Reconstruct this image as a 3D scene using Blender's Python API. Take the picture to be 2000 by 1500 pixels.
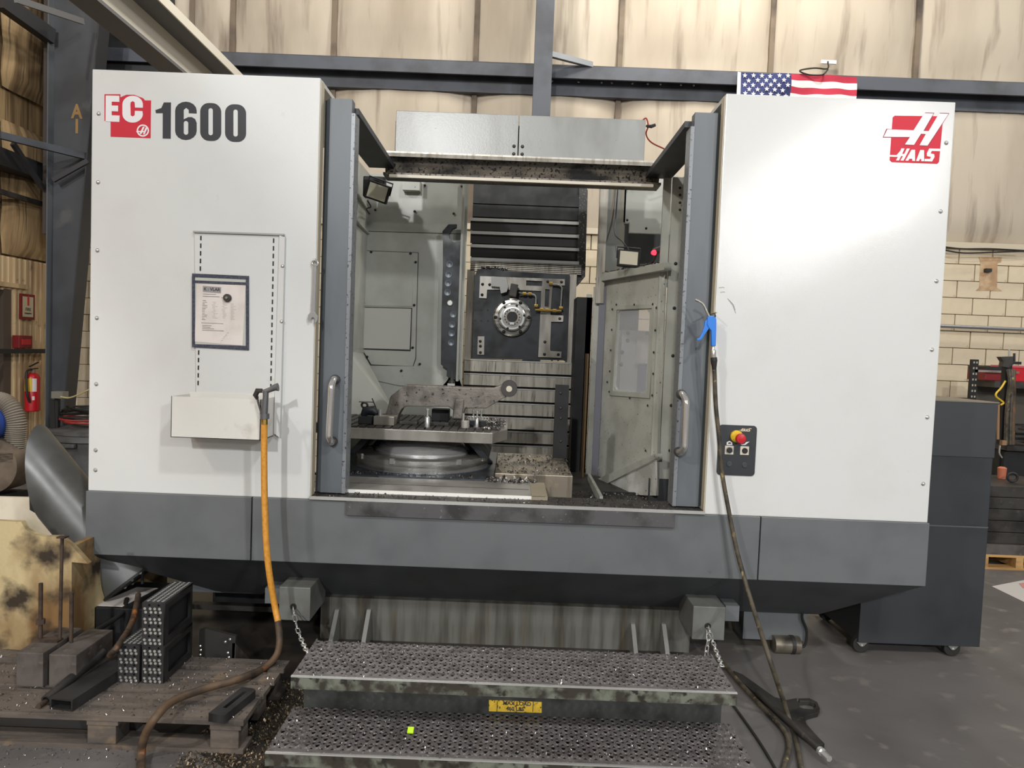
import bpy, bmesh, math, random
from mathutils import Vector, Matrix
random.seed(7)
for o in list(bpy.data.objects): bpy.data.objects.remove(o)
SC = bpy.context.scene; COL = SC.collection
R = math.radians; PI = math.pi

# ---------------------------------------------------------------- camera
CAM = Vector((0, -3.5, 1.6)); F = 1390.0
ROT = Matrix.Rotation(R(90 - 2.75), 4, 'X') @ Matrix.Rotation(R(2.2), 4, 'Z')
cd = bpy.data.cameras.new('camera'); cam = bpy.data.objects.new('camera', cd); COL.objects.link(cam)
cd.sensor_width = 36; cd.lens = 36 * F / 2000; cd.clip_start = .05; cd.clip_end = 200
cam.matrix_world = Matrix.Translation(CAM) @ ROT
SC.camera = cam

# ---------------------------------------------------------------- world, lights, exposure
w = bpy.data.worlds.new('world'); SC.world = w; w.use_nodes = True
w.node_tree.nodes['Background'].inputs[0].default_value = (.95, .97, 1, 1)
w.node_tree.nodes['Background'].inputs[1].default_value = .2
def lamp(loc, power, r=.22, col=(1, .995, .985)):
    l = bpy.data.lights.new('high_bay_light', 'POINT'); l.energy = power; l.shadow_soft_size = r; l.color = col
    o = bpy.data.objects.new('high_bay_light', l); o.location = loc; COL.objects.link(o)
lamp((-5.2, -6.0, 6.8), 850)
lamp((2.5, -5.6, 6.8), 620)
lamp((-2.6, -16, 7.6), 3300)
lamp((7.6, -12.6, 5.8), 1350)
lamp((8.2, -19.5, 5.9), 1100)
lamp((-1.0, 2.0, 7.2), 260, .3, (1, .95, .86))
lamp((2.2, 3.0, 6.9), 400, .3, (1, .95, .86))
lamp((8.5, 1.6, 6.9), 330, .3, (1, .95, .86))
SC.view_settings.view_transform = 'Standard'; SC.view_settings.look = 'None'
SC.view_settings.gamma = 1; SC.view_settings.exposure = .2; SC.view_settings.use_curve_mapping = False

# ---------------------------------------------------------------- pixel -> world on a real plane
def ray(px, py):
    return (ROT.to_3x3() @ Vector(((px - 1000) / F, (750 - py) / F, -1)))
def W(px, py, Y=0.):
    d = ray(px, py); return CAM + d * ((Y - CAM.y) / d.y)
def WX(px, py, X):
    d = ray(px, py); return CAM + d * ((X - CAM.x) / d.x)
def WZ(px, py, Z=0.):
    d = ray(px, py); return CAM + d * ((Z - CAM.z) / d.z)

# ---------------------------------------------------------------- materials
def lin(c):
    return tuple(((v / 255) / 12.92 if v / 255 <= .04045 else ((v / 255 + .055) / 1.055) ** 2.4) for v in c) + (1,)
def M(name, c, rough=.5, metal=0, c2=None, ns=4, lo=.45, hi=.65, st=(1, 1, 1), bump=0, bs=60, c3=None, ns3=20, lo3=.6, hi3=.7, st3=(1, 1, 1),
      emit=0, alpha=1, rr=0):
    m = bpy.data.materials.new(name); m.use_nodes = True; nt = m.node_tree; N = nt.nodes; L = nt.links
    b = N['Principled BSDF']; b.inputs['Roughness'].default_value = rough; b.inputs['Metallic'].default_value = metal
    b.inputs['Base Color'].default_value = lin(c)
    tc = N.new('ShaderNodeTexCoord')
    def noise(scale, st, detail=6):
        mp = N.new('ShaderNodeMapping'); mp.inputs['Scale'].default_value = st; L.new(tc.outputs['Object'], mp.inputs[0])
        n = N.new('ShaderNodeTexNoise'); n.inputs['Scale'].default_value = scale; n.inputs['Detail'].default_value = detail
        L.new(mp.outputs[0], n.inputs['Vector']); return n.outputs['Fac']
    prev = None
    for cc, s, l_, h_, st_ in ((c2, ns, lo, hi, st), (c3, ns3, lo3, hi3, st3)):
        if cc is None: continue
        f = noise(s, st_); mr = N.new('ShaderNodeMapRange'); mr.inputs[1].default_value = l_; mr.inputs[2].default_value = h_
        L.new(f, mr.inputs[0]); mx = N.new('ShaderNodeMix'); mx.data_type = 'RGBA'
        L.new(mr.outputs[0], mx.inputs[0])
        if prev is None: mx.inputs[6].default_value = lin(c)
        else: L.new(prev, mx.inputs[6])
        mx.inputs[7].default_value = lin(cc); prev = mx.outputs[2]
    if prev is not None: L.new(prev, b.inputs['Base Color'])
    if rr:
        f = noise(7, st); mr = N.new('ShaderNodeMapRange'); mr.inputs[1].default_value = .3; mr.inputs[2].default_value = .7
        mr.inputs[3].default_value = max(.02, rough - rr); mr.inputs[4].default_value = min(1, rough + rr); L.new(f, mr.inputs[0]); L.new(mr.outputs[0], b.inputs['Roughness'])
    if bump:
        f = noise(bs, st if bs < 30 else (1, 1, 1), 3); bp = N.new('ShaderNodeBump'); bp.inputs['Strength'].default_value = bump
        bp.inputs['Distance'].default_value = .01; L.new(f, bp.inputs['Height']); L.new(bp.outputs[0], b.inputs['Normal'])
    if emit:
        b.inputs['Emission Color'].default_value = lin(c); b.inputs['Emission Strength'].default_value = emit
    if alpha < 1: b.inputs['Alpha'].default_value = alpha
    return m
white = M('white_paint', (213, 214, 212), .15, c2=(208, 208, 204), ns=3, lo=.5, hi=.8, bump=.05, bs=220, c3=(202, 201, 194), ns3=9, lo3=.68, hi3=.8)
cream_edge = M('cream_edge_paint', (190, 180, 158), .5)
traym = M('tray_paint', (218, 216, 209), .4, c2=(170, 162, 148), ns=9, lo=.6, hi=.85)
grey = M('grey_paint', (103, 106, 108), .42, c2=(95, 98, 100), ns=4, bump=.03, bs=200, c3=(60, 60, 60), ns3=14, lo3=.72, hi3=.8)
door_grey = M('door_grey_paint', (98, 104, 109), .4, c2=(88, 93, 98), ns=3, st=(2, 2, .5))
darkgrey = M('dark_grey_paint', (60, 62, 66), .5, c2=(48, 50, 52), ns=5)
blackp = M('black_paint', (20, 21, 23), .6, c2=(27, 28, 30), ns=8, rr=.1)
black_oil = M('oily_black_steel', (34, 38, 43), .45, .1, c2=(22, 23, 26), ns=7, rr=.15)
cab_black = M('black_cabinet_paint', (48, 51, 55), .5, c2=(40, 42, 45), ns=3)
ivory = M('interior_enamel', (178, 180, 172), .35, c2=(158, 159, 150), ns=3, c3=(60, 58, 50), ns3=70, lo3=.73, hi3=.76)
ivory_d = M('interior_enamel_dirty', (184, 185, 176), .4, c2=(168, 168, 158), ns=6, c3=(40, 38, 33), ns3=60, lo3=.66, hi3=.7)
beamgrey = M('beam_cover_paint', (150, 152, 150), .28, c2=(130, 131, 127), ns=4, st=(1, 1, .4), c3=(70, 66, 60), ns3=50, lo3=.72, hi3=.76, bump=.03, bs=90)
grime = M('grimy_beam_steel', (112, 104, 92), .45, .3, c2=(36, 34, 32), ns=6, st=(.6, 1, 1.5), c3=(25, 24, 22), ns3=60, lo3=.55, hi3=.6)
lightedge = M('pale_metal_edge', (205, 196, 178), .4)
steel = M('machined_steel', (168, 164, 156), .3, .55, c2=(128, 122, 112), ns=5, st=(1, 1, .3), rr=.12, c3=(60, 54, 44), ns3=25, lo3=.68, hi3=.78)
steel_w = M('way_cover_steel', (178, 173, 162), .35, .4, c2=(146, 140, 128), ns=6, st=(4, 1, .3), c3=(84, 78, 66), ns3=18, lo3=.6, hi3=.75, st3=(3, 1, .3), rr=.1)
bright = M('bright_steel', (212, 212, 208), .25, .7)
chrome = M('chrome', (225, 222, 218), .15, .8)
ring_s = M('turned_steel', (180, 178, 172), .3, .7, c2=(120, 117, 110), ns=3, st=(1, 1, 12), rr=.08)
cast = M('sawn_casting_steel', (132, 126, 118), .5, .5, c2=(96, 90, 83), ns=12, c3=(48, 44, 40), ns3=45, lo3=.62, hi3=.7, bump=.2, bs=50)
darksteel = M('dark_steel', (74, 71, 68), .5, .5, c2=(50, 47, 45), ns=6, c3=(100, 90, 80), ns3=30, lo3=.65, hi3=.75)
ingot = M('scaled_steel_block', (98, 92, 88), .65, .2, c2=(68, 60, 54), ns=7, c3=(120, 112, 106), ns3=25, lo3=.6, hi3=.8, bump=.1)
blockm = M('ground_block_steel', (62, 61, 62), .4, .4, c2=(46, 44, 44), ns=6)
rusty = M('rusty_rod', (80, 66, 56), .7, .3, c2=(52, 42, 36), ns=20)
pewter = M('auger_tube_paint', (104, 106, 106), .4, .4, c2=(88, 88, 86), ns=4, rr=.06)
brass = M('brass', (190, 158, 86), .3, .9)
rubber = M('black_rubber', (34, 33, 32), .6)
orange_h = M('orange_hose', (214, 150, 58), .5, c2=(196, 132, 44), ns=60)
dirty_h = M('oil_stained_hose', (96, 76, 56), .6, c2=(52, 44, 38), ns=9, c3=(160, 96, 40), ns3=14, lo3=.6, hi3=.72)
air_h = M('grimy_black_hose', (84, 76, 62), .6, c2=(48, 44, 38), ns=18, c3=(150, 134, 90), ns3=30, lo3=.62, hi3=.7)
bluep = M('blue_plastic', (38, 120, 214), .35)
red = M('red_vinyl', (200, 34, 54), .6)
redp = M('red_paint', (190, 30, 40), .35)
dkred = M('dark_red_paint', (120, 22, 24), .5)
decalw = M('white_vinyl', (232, 230, 230), .4)
decalk = M('charcoal_vinyl', (48, 50, 55), .6)
yellow = M('yellow_vinyl', (224, 186, 60), .5, c2=(90, 72, 34), ns=90, lo=.56, hi=.62)
yell = M('yellow_plastic', (222, 184, 50), .4)
green = M('green_tag', (190, 235, 40), .5)
paper = M('paper', (222, 214, 208), .7, c2=(205, 196, 188), ns=6)
ink = M('ink', (70, 66, 68), .8)
inkl = M('faint_ink', (150, 140, 138), .8)
tagg = M('grey_print', (150, 148, 148), .7)
clearp = M('clear_plastic', (200, 202, 196), .15, alpha=.35)
navy = M('navy_binding', (52, 54, 68), .6, c2=(70, 74, 90), ns=120, lo=.5, hi=.55)
glassm = M('scratched_polycarbonate', (232, 234, 238), .2, alpha=.32)
wood = M('pallet_wood', (100, 91, 83), .8, c2=(66, 61, 57), ns=5, st=(.5, 3, 3), c3=(136, 112, 86), ns3=9, lo3=.6, hi3=.8, bump=.2)
woodn = M('fresh_pallet_wood', (200, 158, 100), .7, c2=(160, 118, 72), ns=6, st=(.5, 3, 3))
insul = M('wall_insulation_vinyl', (182, 171, 154), .75, c2=(154, 141, 124), ns=1.2, st=(1.5, 1, .35), lo=.4, hi=.75, c3=(118, 104, 90), ns3=2.4, lo3=.56, hi3=.8, st3=(3, 1, .3), bump=.25, bs=9)
seam = M('sooty_seam', (118, 104, 88), .8, c2=(66, 58, 52), ns=2)
insul_l = M('side_wall_insulation', (176, 148, 108), .8, c2=(120, 96, 66), ns=2, st=(1, 5, .4), c3=(60, 52, 44), ns3=5, st3=(1, 6, .25), lo3=.56, hi3=.75, bump=.25, bs=9)
corr = M('tan_corrugated_steel', (196, 170, 130), .55, c2=(150, 122, 88), ns=2, st=(1, 3, .4), c3=(92, 72, 50), ns3=8, lo3=.66, hi3=.8)
blockw = M('cream_block', (206, 192, 166), .8, c2=(194, 178, 150), ns=3, bump=.2, bs=30, c3=(150, 126, 96), ns3=9, lo3=.68, hi3=.8)
mortar = M('mortar', (150, 134, 110), .9)
stain_m = M('brown_stain', (172, 140, 106), .8, c2=(198, 174, 140), ns=9)
girtm = M('girt_grey', (76, 80, 88), .55, c2=(60, 62, 68), ns=3)
girt_d = M('dark_girt', (48, 48, 50), .6)
colm = M('column_paint', (68, 70, 74), .6, c2=(56, 57, 60), ns=2, c3=(84, 84, 84), ns3=3)
letter = M('tan_stencil', (150, 118, 74), .8)
crane_d = M('crane_rail_shade', (110, 110, 112), .6)  # flange undersides in shade, painted darker than the lit web
crane_w = M('crane_rail_lit_white', (226, 220, 206), .5)  # lamplight on the beam's web and lip put into the colour
floorm = M('shop_floor_concrete', (104, 101, 99), .5, c2=(88, 85, 83), ns=1.1, lo=.42, hi=.62, c3=(124, 118, 112), ns3=9, lo3=.6, hi3=.75, bump=.06, bs=25, rr=.06)
floor_d = M('shadowed_floor', (38, 36, 34), .4, c2=(56, 50, 44), ns=6)  # dark of the machine's shadow, put into the patch colour
chipm = M('metal_chips', (170, 168, 166), .3, .9, c2=(90, 84, 80), ns=40)
chipd = M('dark_metal_chips', (78, 74, 72), .35, .8, c2=(160, 158, 156), ns=30, lo=.55, hi=.6)
tread = M('oily_step_grating', (112, 108, 108), .45, .35, c2=(92, 88, 88), ns=12, c3=(160, 156, 154), ns3=90, lo3=.62, hi3=.66)
step_g = M('worn_green_step_steel', (112, 116, 104), .55, .1, c2=(54, 50, 42), ns=14, lo=.42, hi=.56, c3=(40, 36, 30), ns3=30, lo3=.55, hi3=.65)
step_d = M('dark_step_riser', (72, 74, 72), .5, .3, c2=(50, 51, 49), ns=9, c3=(92, 96, 90), ns3=25, lo3=.65, hi3=.75)
pedest = M('streaked_base_casting', (110, 110, 104), .5, .2, c2=(70, 66, 58), ns=6, st=(3, 1, .25), lo=.4, hi=.65, c3=(96, 80, 56), ns3=9, st3=(3, 1, .25), lo3=.6, hi3=.75)
binm = M('stained_plastic_bin', (196, 178, 136), .6, c2=(126, 96, 58), ns=3.5, st=(1, 1, .5), lo=.38, hi=.58, c3=(52, 42, 32), ns3=6, lo3=.49, hi3=.64, bump=.1)
bin_in = M('bin_cream_inside', (226, 216, 196), .6, c2=(190, 178, 150), ns=3)
canm = M('grey_bin_plastic', (92, 92, 92), .6, c2=(74, 74, 74), ns=8, c3=(130, 128, 122), ns3=26, lo3=.68, hi3=.74)
hosegrey = M('ribbed_grey_hose', (128, 120, 108), .6)
blowerm = M('brown_grey_housing', (120, 108, 96), .45, .3, c2=(84, 72, 62), ns=5)
lens = M('flood_light_lens', (210, 206, 184), .4)
redled = M('red_lamp', (255, 40, 60), .3, emit=3)
starb = M('flag_navy', (44, 52, 98), .8)
flagr = M('flag_red', (176, 44, 66), .8)
flagw = M('flag_white', (226, 220, 216), .8)
cord_r = M('red_cord', (150, 50, 44), .5)
terra = M('terracotta', (190, 110, 80), .6)
cyan = M('blue_coolant_mark', (90, 130, 180), .4)

# ---------------------------------------------------------------- builders
def root_of(o):
    while o.parent: o = o.parent
    return o
def tagp(o, label=None, cat=None, group=None, kind=None):
    for k, v in (('label', label), ('category', cat), ('group', group), ('kind', kind)):
        if v: o[k] = v
    return o
def thing(name, label, cat, loc=(0, 0, 0), group=None):
    o = bpy.data.objects.new(name, None); o.empty_display_size = .05; COL.objects.link(o); o.location = loc
    return tagp(o, label, cat, group)
def link(name, me, mat, parent):
    me.materials.clear(); me.materials.append(mat)
    o = bpy.data.objects.new(name, me)
    COL.objects.link(o)
    if parent is not None:
        off = root_of(parent).location
        me.transform(Matrix.Translation(-off)); o.parent = parent
    else:
        vs = [v.co for v in me.vertices]
        if vs:
            c = Vector(((min(v.x for v in vs) + max(v.x for v in vs)) / 2, (min(v.y for v in vs) + max(v.y for v in vs)) / 2, min(v.z for v in vs)))
            me.transform(Matrix.Translation(-c)); o.location = c
    return o
class B:
    def __init__(s): s.bm = bmesh.new()
    def box(s, x0, x1, y0, y1, z0, z1, rot=None, piv=None):
        vs = bmesh.ops.create_cube(s.bm, size=1)['verts']
        for v in vs: v.co = Vector(((x0 + x1) / 2 + v.co.x * (x1 - x0), (y0 + y1) / 2 + v.co.y * (y1 - y0), (z0 + z1) / 2 + v.co.z * (z1 - z0)))
        if rot is not None:
            p = Vector(piv) if piv is not None else Vector(((x0 + x1) / 2, (y0 + y1) / 2, (z0 + z1) / 2))
            for v in vs: v.co = p + rot @ (v.co - p)
        return s
    def beam(s, p, q, wd, hd, up=(0, 0, 1)):
        p, q = Vector(p), Vector(q); d = (q - p); n = d.normalized(); u = Vector(up)
        a = n.cross(u)
        if a.length < 1e-4: a = n.cross(Vector((0, 1, 0)))
        a.normalize(); b = a.cross(n)
        v = [s.bm.verts.new(c + a * i * wd / 2 + b * j * hd / 2) for c in (p, q) for i, j in ((-1, -1), (1, -1), (1, 1), (-1, 1))]
        for f in ((0, 1, 2, 3), (7, 6, 5, 4), (0, 4, 5, 1), (1, 5, 6, 2), (2, 6, 7, 3), (3, 7, 4, 0)): s.bm.faces.new([v[i] for i in f])
        return s
    def cyl(s, p, q, r, r2=None, seg=16, caps=True):
        p, q = Vector(p), Vector(q); r2 = r if r2 is None else r2; n = (q - p).normalized()
        a = n.orthogonal().normalized(); b = n.cross(a)
        A = [s.bm.verts.new(p + (a * math.cos(t) + b * math.sin(t)) * r) for t in (2 * PI * k / seg for k in range(seg))]
        C = [s.bm.verts.new(q + (a * math.cos(t) + b * math.sin(t)) * r2) for t in (2 * PI * k / seg for k in range(seg))]
        for k in range(seg): s.bm.faces.new((A[k], A[(k + 1) % seg], C[(k + 1) % seg], C[k]))
        if caps: s.bm.faces.new(A[::-1]); s.bm.faces.new(C)
        return s
    def tube(s, pts, r, seg=10, caps=True):
        pts = [Vector(p) for p in pts]; rs = r if isinstance(r, (list, tuple)) else [r] * len(pts)
        rings = []; a = None
        for i, p in enumerate(pts):
            t = (pts[min(i + 1, len(pts) - 1)] - pts[max(i - 1, 0)]).normalized()
            if a is None: a = t.orthogonal().normalized()
            a = (a - t * a.dot(t)).normalized(); b = t.cross(a)
            rings.append([s.bm.verts.new(p + (a * math.cos(x) + b * math.sin(x)) * rs[i]) for x in (2 * PI * k / seg for k in range(seg))])
        for A, C in zip(rings, rings[1:]):
            for k in range(seg): s.bm.faces.new((A[k], A[(k + 1) % seg], C[(k + 1) % seg], C[k]))
        if caps: s.bm.faces.new(rings[0][::-1]); s.bm.faces.new(rings[-1])
        return s
    def prism(s, poly, y0, y1, axis='Y'):
        def mk(u, v, t): return {'Y': (u, t, v), 'X': (t, u, v), 'Z': (u, v, t)}[axis]
        A = [s.bm.verts.new(mk(u, v, y0)) for u, v in poly]; C = [s.bm.verts.new(mk(u, v, y1)) for u, v in poly]
        n = len(poly); s.bm.faces.new(A); s.bm.faces.new(C[::-1])
        for k in range(n): s.bm.faces.new((A[k], A[(k + 1) % n], C[(k + 1) % n], C[k]))
        return s
    def lathe(s, prof, c, axis='Z', seg=32):
        c = Vector(c); rings = []
        for r, h in prof:
            ring = []
            for k in range(seg):
                t = 2 * PI * k / seg; u, v = r * math.cos(t), r * math.sin(t)
                ring.append(s.bm.verts.new(c + (Vector((u, v, h)) if axis == 'Z' else Vector((u, h, v)) if axis == 'Y' else Vector((h, u, v)))))
            rings.append(ring)
        for A, C in zip(rings, rings[1:]):
            for k in range(seg): s.bm.faces.new((A[k], A[(k + 1) % seg], C[(k + 1) % seg], C[k]))
        s.bm.faces.new(rings[0][::-1]); s.bm.faces.new(rings[-1])
        return s
    def torus(s, c, Rr, r, n=(0, 0, 1), seg=16, s2=8, sx=1, long=0, ax=None):
        c = Vector(c); n = Vector(n).normalized(); a = Vector(ax).normalized() if ax is not None else n.orthogonal().normalized(); b = n.cross(a)
        G = []
        for k in range(seg):
            t = 2 * PI * k / seg; d = a * math.cos(t) * sx + b * math.sin(t); e = (a * math.cos(t) + b * math.sin(t))
            o = c + d * Rr + a * (long if math.cos(t) > 0 else -long)
            G.append([s.bm.verts.new(o + (e * math.cos(u) + n * math.sin(u)) * r) for u in (2 * PI * j / s2 for j in range(s2))])
        for k in range(seg):
            for j in range(s2):
                s.bm.faces.new((G[k][j], G[(k + 1) % seg][j], G[(k + 1) % seg][(j + 1) % s2], G[k][(j + 1) % s2]))
        return s
    def quad(s, *p):
        s.bm.faces.new([s.bm.verts.new(v) for v in p]); return s
    def out(s, name, mat, parent=None, bev=0, smooth=False, seg=2, **kw):
        bmesh.ops.recalc_face_normals(s.bm, faces=s.bm.faces)
        if bev:
            bmesh.ops.bevel(s.bm, geom=[e for e in s.bm.edges if len(e.link_faces) == 2 and e.calc_face_angle(0) > .5], offset=bev, segments=seg, affect='EDGES', profile=.6)
        me = bpy.data.meshes.new(name); s.bm.to_mesh(me); s.bm.free()
        if smooth:
            me.polygons.foreach_set('use_smooth', [True] * len(me.polygons))
            try: me.set_sharp_from_angle(angle=R(38))
            except Exception: pass
        o = link(name, me, mat, parent); tagp(o, **kw); return o
def spline(pts, n=8):
    pts = [Vector(p) for p in pts]; P = [pts[0] * 2 - pts[1]] + pts + [pts[-1] * 2 - pts[-2]]; out = []
    for i in range(1, len(P) - 2):
        a, b, c, d = P[i - 1:i + 3]
        for k in range(n):
            t = k / n
            out.append(.5 * ((2 * b) + (-a + c) * t + (2 * a - 5 * b + 4 * c - d) * t * t + (-a + 3 * b - 3 * c + d) * t ** 3))
    out.append(pts[-1]); return out
def curve_mesh(loops, th):
    cu = bpy.data.curves.new('tmp', 'CURVE'); cu.dimensions = '2D'; cu.fill_mode = 'BOTH'; cu.extrude = th / 2
    for lp in loops:
        sp = cu.splines.new('POLY'); sp.points.add(len(lp) - 1); sp.use_cyclic_u = True
        for p, (u, v) in zip(sp.points, lp): p.co = (u, v, 0, 1)
    o = bpy.data.objects.new('tmp', cu); me = bpy.data.meshes.new_from_object(o)
    bpy.data.objects.remove(o); bpy.data.curves.remove(cu); return me
XZ = Matrix(((1, 0, 0, 0), (0, 0, -1, 0), (0, 1, 0, 0), (0, 0, 0, 1)))
def plate(name, loops, y, th, mat, parent=None, mtx=None, **kw):
    """flat sheet in the x-z plane, front at y, thickness th behind it; later loops are holes"""
    me = curve_mesh(loops, th); me.transform((Matrix.Translation((0, y + th / 2, 0)) @ XZ) if mtx is None else mtx)
    o = link(name, me, mat, parent); tagp(o, **kw); return o
def text(name, s, size, mat, parent, mtx, shear=0, off=0, sx=1, align='CENTER', th=.0008):
    cu = bpy.data.curves.new('tmp', 'FONT'); cu.body = s; cu.size = size; cu.shear = shear; cu.offset = off; cu.extrude = th
    cu.align_x = align; cu.align_y = 'CENTER'; cu.resolution_u = 4
    o = bpy.data.objects.new('tmp', cu); me = bpy.data.meshes.new_from_object(o); bpy.data.objects.remove(o)
    me.transform(mtx @ Matrix.Diagonal((sx, 1, 1, 1))); return link(name, me, mat, parent)
def front(p): return Matrix.Translation(p) @ XZ
def xz(pts, Y): return [(lambda v: (v.x, v.z))(W(a, b, Y)) for a, b in pts]
def decal(name, pts, Y, mat, parent, th=.001, holes=(), **kw):
    return plate(name, [xz(pts, Y)] + [xz(h, Y) for h in holes], Y, th, mat, parent, **kw)
def rr(x0, z0, x1, z1, r, n=5):
    out = []
    for cx, cz, a in ((x1 - r, z1 - r, 0), (x0 + r, z1 - r, 90), (x0 + r, z0 + r, 180), (x1 - r, z0 + r, 270)):
        for k in range(n + 1):
            t = R(a + 90 * k / n); out.append((cx + r * math.cos(t), cz + r * math.sin(t)))
    return out
def circ(cx, cz, r, n=16): return [(cx + r * math.cos(2 * PI * k / n), cz + r * math.sin(2 * PI * k / n)) for k in range(n)]
def dup(root, loc, label=None, rot=None):
    def cp(o, par):
        c = o.copy(); COL.objects.link(c)
        if par is not None: c.parent = par
        for ch in [x for x in bpy.data.objects if x.parent is o]: cp(ch, c)
        return c
    r = cp(root, None); r.location = loc
    if rot is not None: r.rotation_euler = rot
    if label: r['label'] = label
    return r
_bolt = {}
def bolt(p, n, r=.006, mat=None, parent=None, name='bolt'):
    """small dome head; n is the outward direction"""
    mat = mat or bright; key = (round(r, 4), mat.name)
    if key not in _bolt:
        b = B(); b.lathe([(r * 1.25, 0), (r * 1.25, r * .2), (r, r * .45), (r * .6, r * .8), (r * .15, r * .9)], (0, 0, 0), 'Z', 10)
        bmesh.ops.recalc_face_normals(b.bm, faces=b.bm.faces); me = bpy.data.meshes.new('bolt'); b.bm.to_mesh(me); b.bm.free(); me.materials.append(mat); _bolt[key] = me
    o = bpy.data.objects.new(name, _bolt[key]); COL.objects.link(o)
    off = root_of(parent).location; o.parent = parent
    o.location = Vector(p) - off; o.rotation_euler = Vector(n).to_track_quat('Z', 'Y').to_euler(); return o
def chips(name, label, sampler, n, size, mat, curl=True, cat='metal chips', parent=None, seed=1):
    rnd = random.Random(seed); b = B()
    for _ in range(n):
        p = Vector(sampler(rnd)); s = size * rnd.uniform(.4, 1.5); a = rnd.uniform(0, 2 * PI)
        d = Vector((math.cos(a), math.sin(a), rnd.uniform(-.1, .6))) * s; e = Vector((-math.sin(a), math.cos(a), rnd.uniform(-.5, .9))) * s * rnd.uniform(.15, .4)
        u = Vector((0, 0, s * rnd.uniform(.1, .5))); q = p + Vector((0, 0, .001))
        v = [b.bm.verts.new(c) for c in (q - d * .5, q - d * .5 + e, q + u + e, q + u, q + d * .5 + e, q + d * .5)]
        b.bm.faces.new((v[0], v[1], v[2], v[3])); b.bm.faces.new((v[3], v[2], v[4], v[5]))
    me = bpy.data.meshes.new(name); b.bm.to_mesh(me); b.bm.free()
    o = link(name, me, mat, parent); o['kind'] = 'stuff'
    if parent is None: o['label'] = label; o['category'] = cat
    return o

# ================================================================ the building
b = B(); b.box(-7, 11, -9, 5.4, -.2, 0); b.out('floor', floorm, kind='structure')
WY = 5.2; WL = -5.6
# back wall: blocks below 3.05 m, quilted insulation above
wall = B().box(WL - .1, 11, WY + .04, WY + .2, 0, 3.06).out('wall_back', mortar, kind='structure')
def blk_mesh():
    b = B(); b.box(-.197, .197, -.02, .03, .004, .2); return b
bm0 = blk_mesh(); proto = None
rest = B(); cnt = 0
def is_seen(x):
    return 5.0 < x < 7.6 or -5.3 < x < -4.9 or .5 < x < 1.35
for r_ in range(15):
    for c_ in range(42):
        x = WL + .2 + c_ * .406 + (.203 if r_ % 2 else 0)
        if x > 10.9: continue
        z = r_ * .2032; dy = random.uniform(-.002, .002)
        if is_seen(x) :
            if proto is None:
                bmesh.ops.recalc_face_normals(bm0.bm, faces=bm0.bm.faces)
                bmesh.ops.bevel(bm0.bm, geom=bm0.bm.edges[:], offset=.004, segments=1, affect='EDGES')
                proto = bpy.data.meshes.new('block'); bm0.bm.to_mesh(proto); bm0.bm.free(); proto.materials.append(blockw)
            o = bpy.data.objects.new('block', proto); COL.objects.link(o); o.parent = wall
            o.location = Vector((x, WY + .02 + dy, z)) - wall.location; cnt += 1
        else: rest.box(x - .197, x + .197, WY + dy, WY + .05, z + .004, z + .2)
rest.out('block_field', blockw, wall, kind='stuff')
up = B().box(WL - .1, 11, WY + .12, WY + .3, 3.05, 8.2).out('wall_upper', insul, kind='structure')
# quilted panels between vertical seams, bulging between the girts
seams = [WL] + [W(x, 60, WY).x for x in (215, 370, 450, 650, 930, 1215, 1513, 1800)]
while seams[-1] < 10.8: seams.append(seams[-1] + 1.75)
for x0, x1 in zip(seams, seams[1:]):
    b = B(); n, m = 10, 26; G = []
    for j in range(m + 1):
        z = 3.05 + 5.1 * j / m
        fz = min(1, abs(z - 5.05) / .5, abs(z - 3.05) / .25)
        G.append([b.bm.verts.new((x0 + (x1 - x0) * i / n, WY + .11 - .13 * (math.sin(PI * i / n) ** .5) * fz - .012 * math.sin(z * 9 + i * 1.7 + x0), z)) for i in range(n + 1)])
    for j in range(m):
        for i in range(n): b.bm.faces.new((G[j][i], G[j][i + 1], G[j + 1][i + 1], G[j + 1][i]))
    b.out('insulation_panel', insul, up, smooth=True)
for x in seams[1:-1]: B().box(x - .03, x + .03, WY + .06, WY + .12, 3.05, 8.15).out('seam_strip', seam, up)
# girts (zee purlins) across the back wall
gz = W(1000, 121, WY - .2).z; gl = W(1000, 160, WY - .2).z
def girt(name, z0, z1, x0, x1, n):
    b = B(); b.prism([(WY - .2, z1 - .16), (WY - .2, z1 - .02), (WY - .18, z1), (WY + .05, z1), (WY + .05, z1 - .03), (WY - .17, z1 - .03), (WY - .17, z1 - .16)], x0, x1, 'X')
    b.box(x0, x1, WY - .02, WY + .06, z0, z1 - .02)
    return b.out(name, girtm, kind='structure')
t1 = girt('trim_1', gl - .07, gz, WL, 11, 1)
B().box(WL, 11, WY - .06, WY + .06, 3.03, 3.1).out('trim_2', cream_edge, kind='structure')
for px in (1078, 1130, 1175, 1195, 1235, 1265, 1290, 1330, 1355):
    bolt(W(px, 158 + (px - 1080) * .03, WY - .03), (0, -1, 0), .012, bright, t1)
# wind column in the middle
cx = W(1062, 100, 4.6).x
wc = B(); wc.box(cx - .1, cx + .1, 4.6, 4.63, 0, 8); wc.box(cx - .02, cx + .01, 4.63, 4.97, 0, 8); wc.box(cx - .1, cx + .1, 4.95, 4.98, 0, 8)
def keep(bld, name, mat, label, cat, **k):
    o = bld.out(name, mat, None, **k); o['label'] = label; o['category'] = cat; return o
keep(wc, 'wind_column', girtm, 'slim grey steel column rising behind the overhead beam cover', 'column')
b = B(); b.beam(W(1075, 106, 4.75), W(1156, 127, 5.02), .05, .06)
keep(b, 'angle_brace', M('galvanised', (128, 132, 136), .5, .3), 'short galvanised brace from the slim column to the horizontal girt', 'brace')
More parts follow.
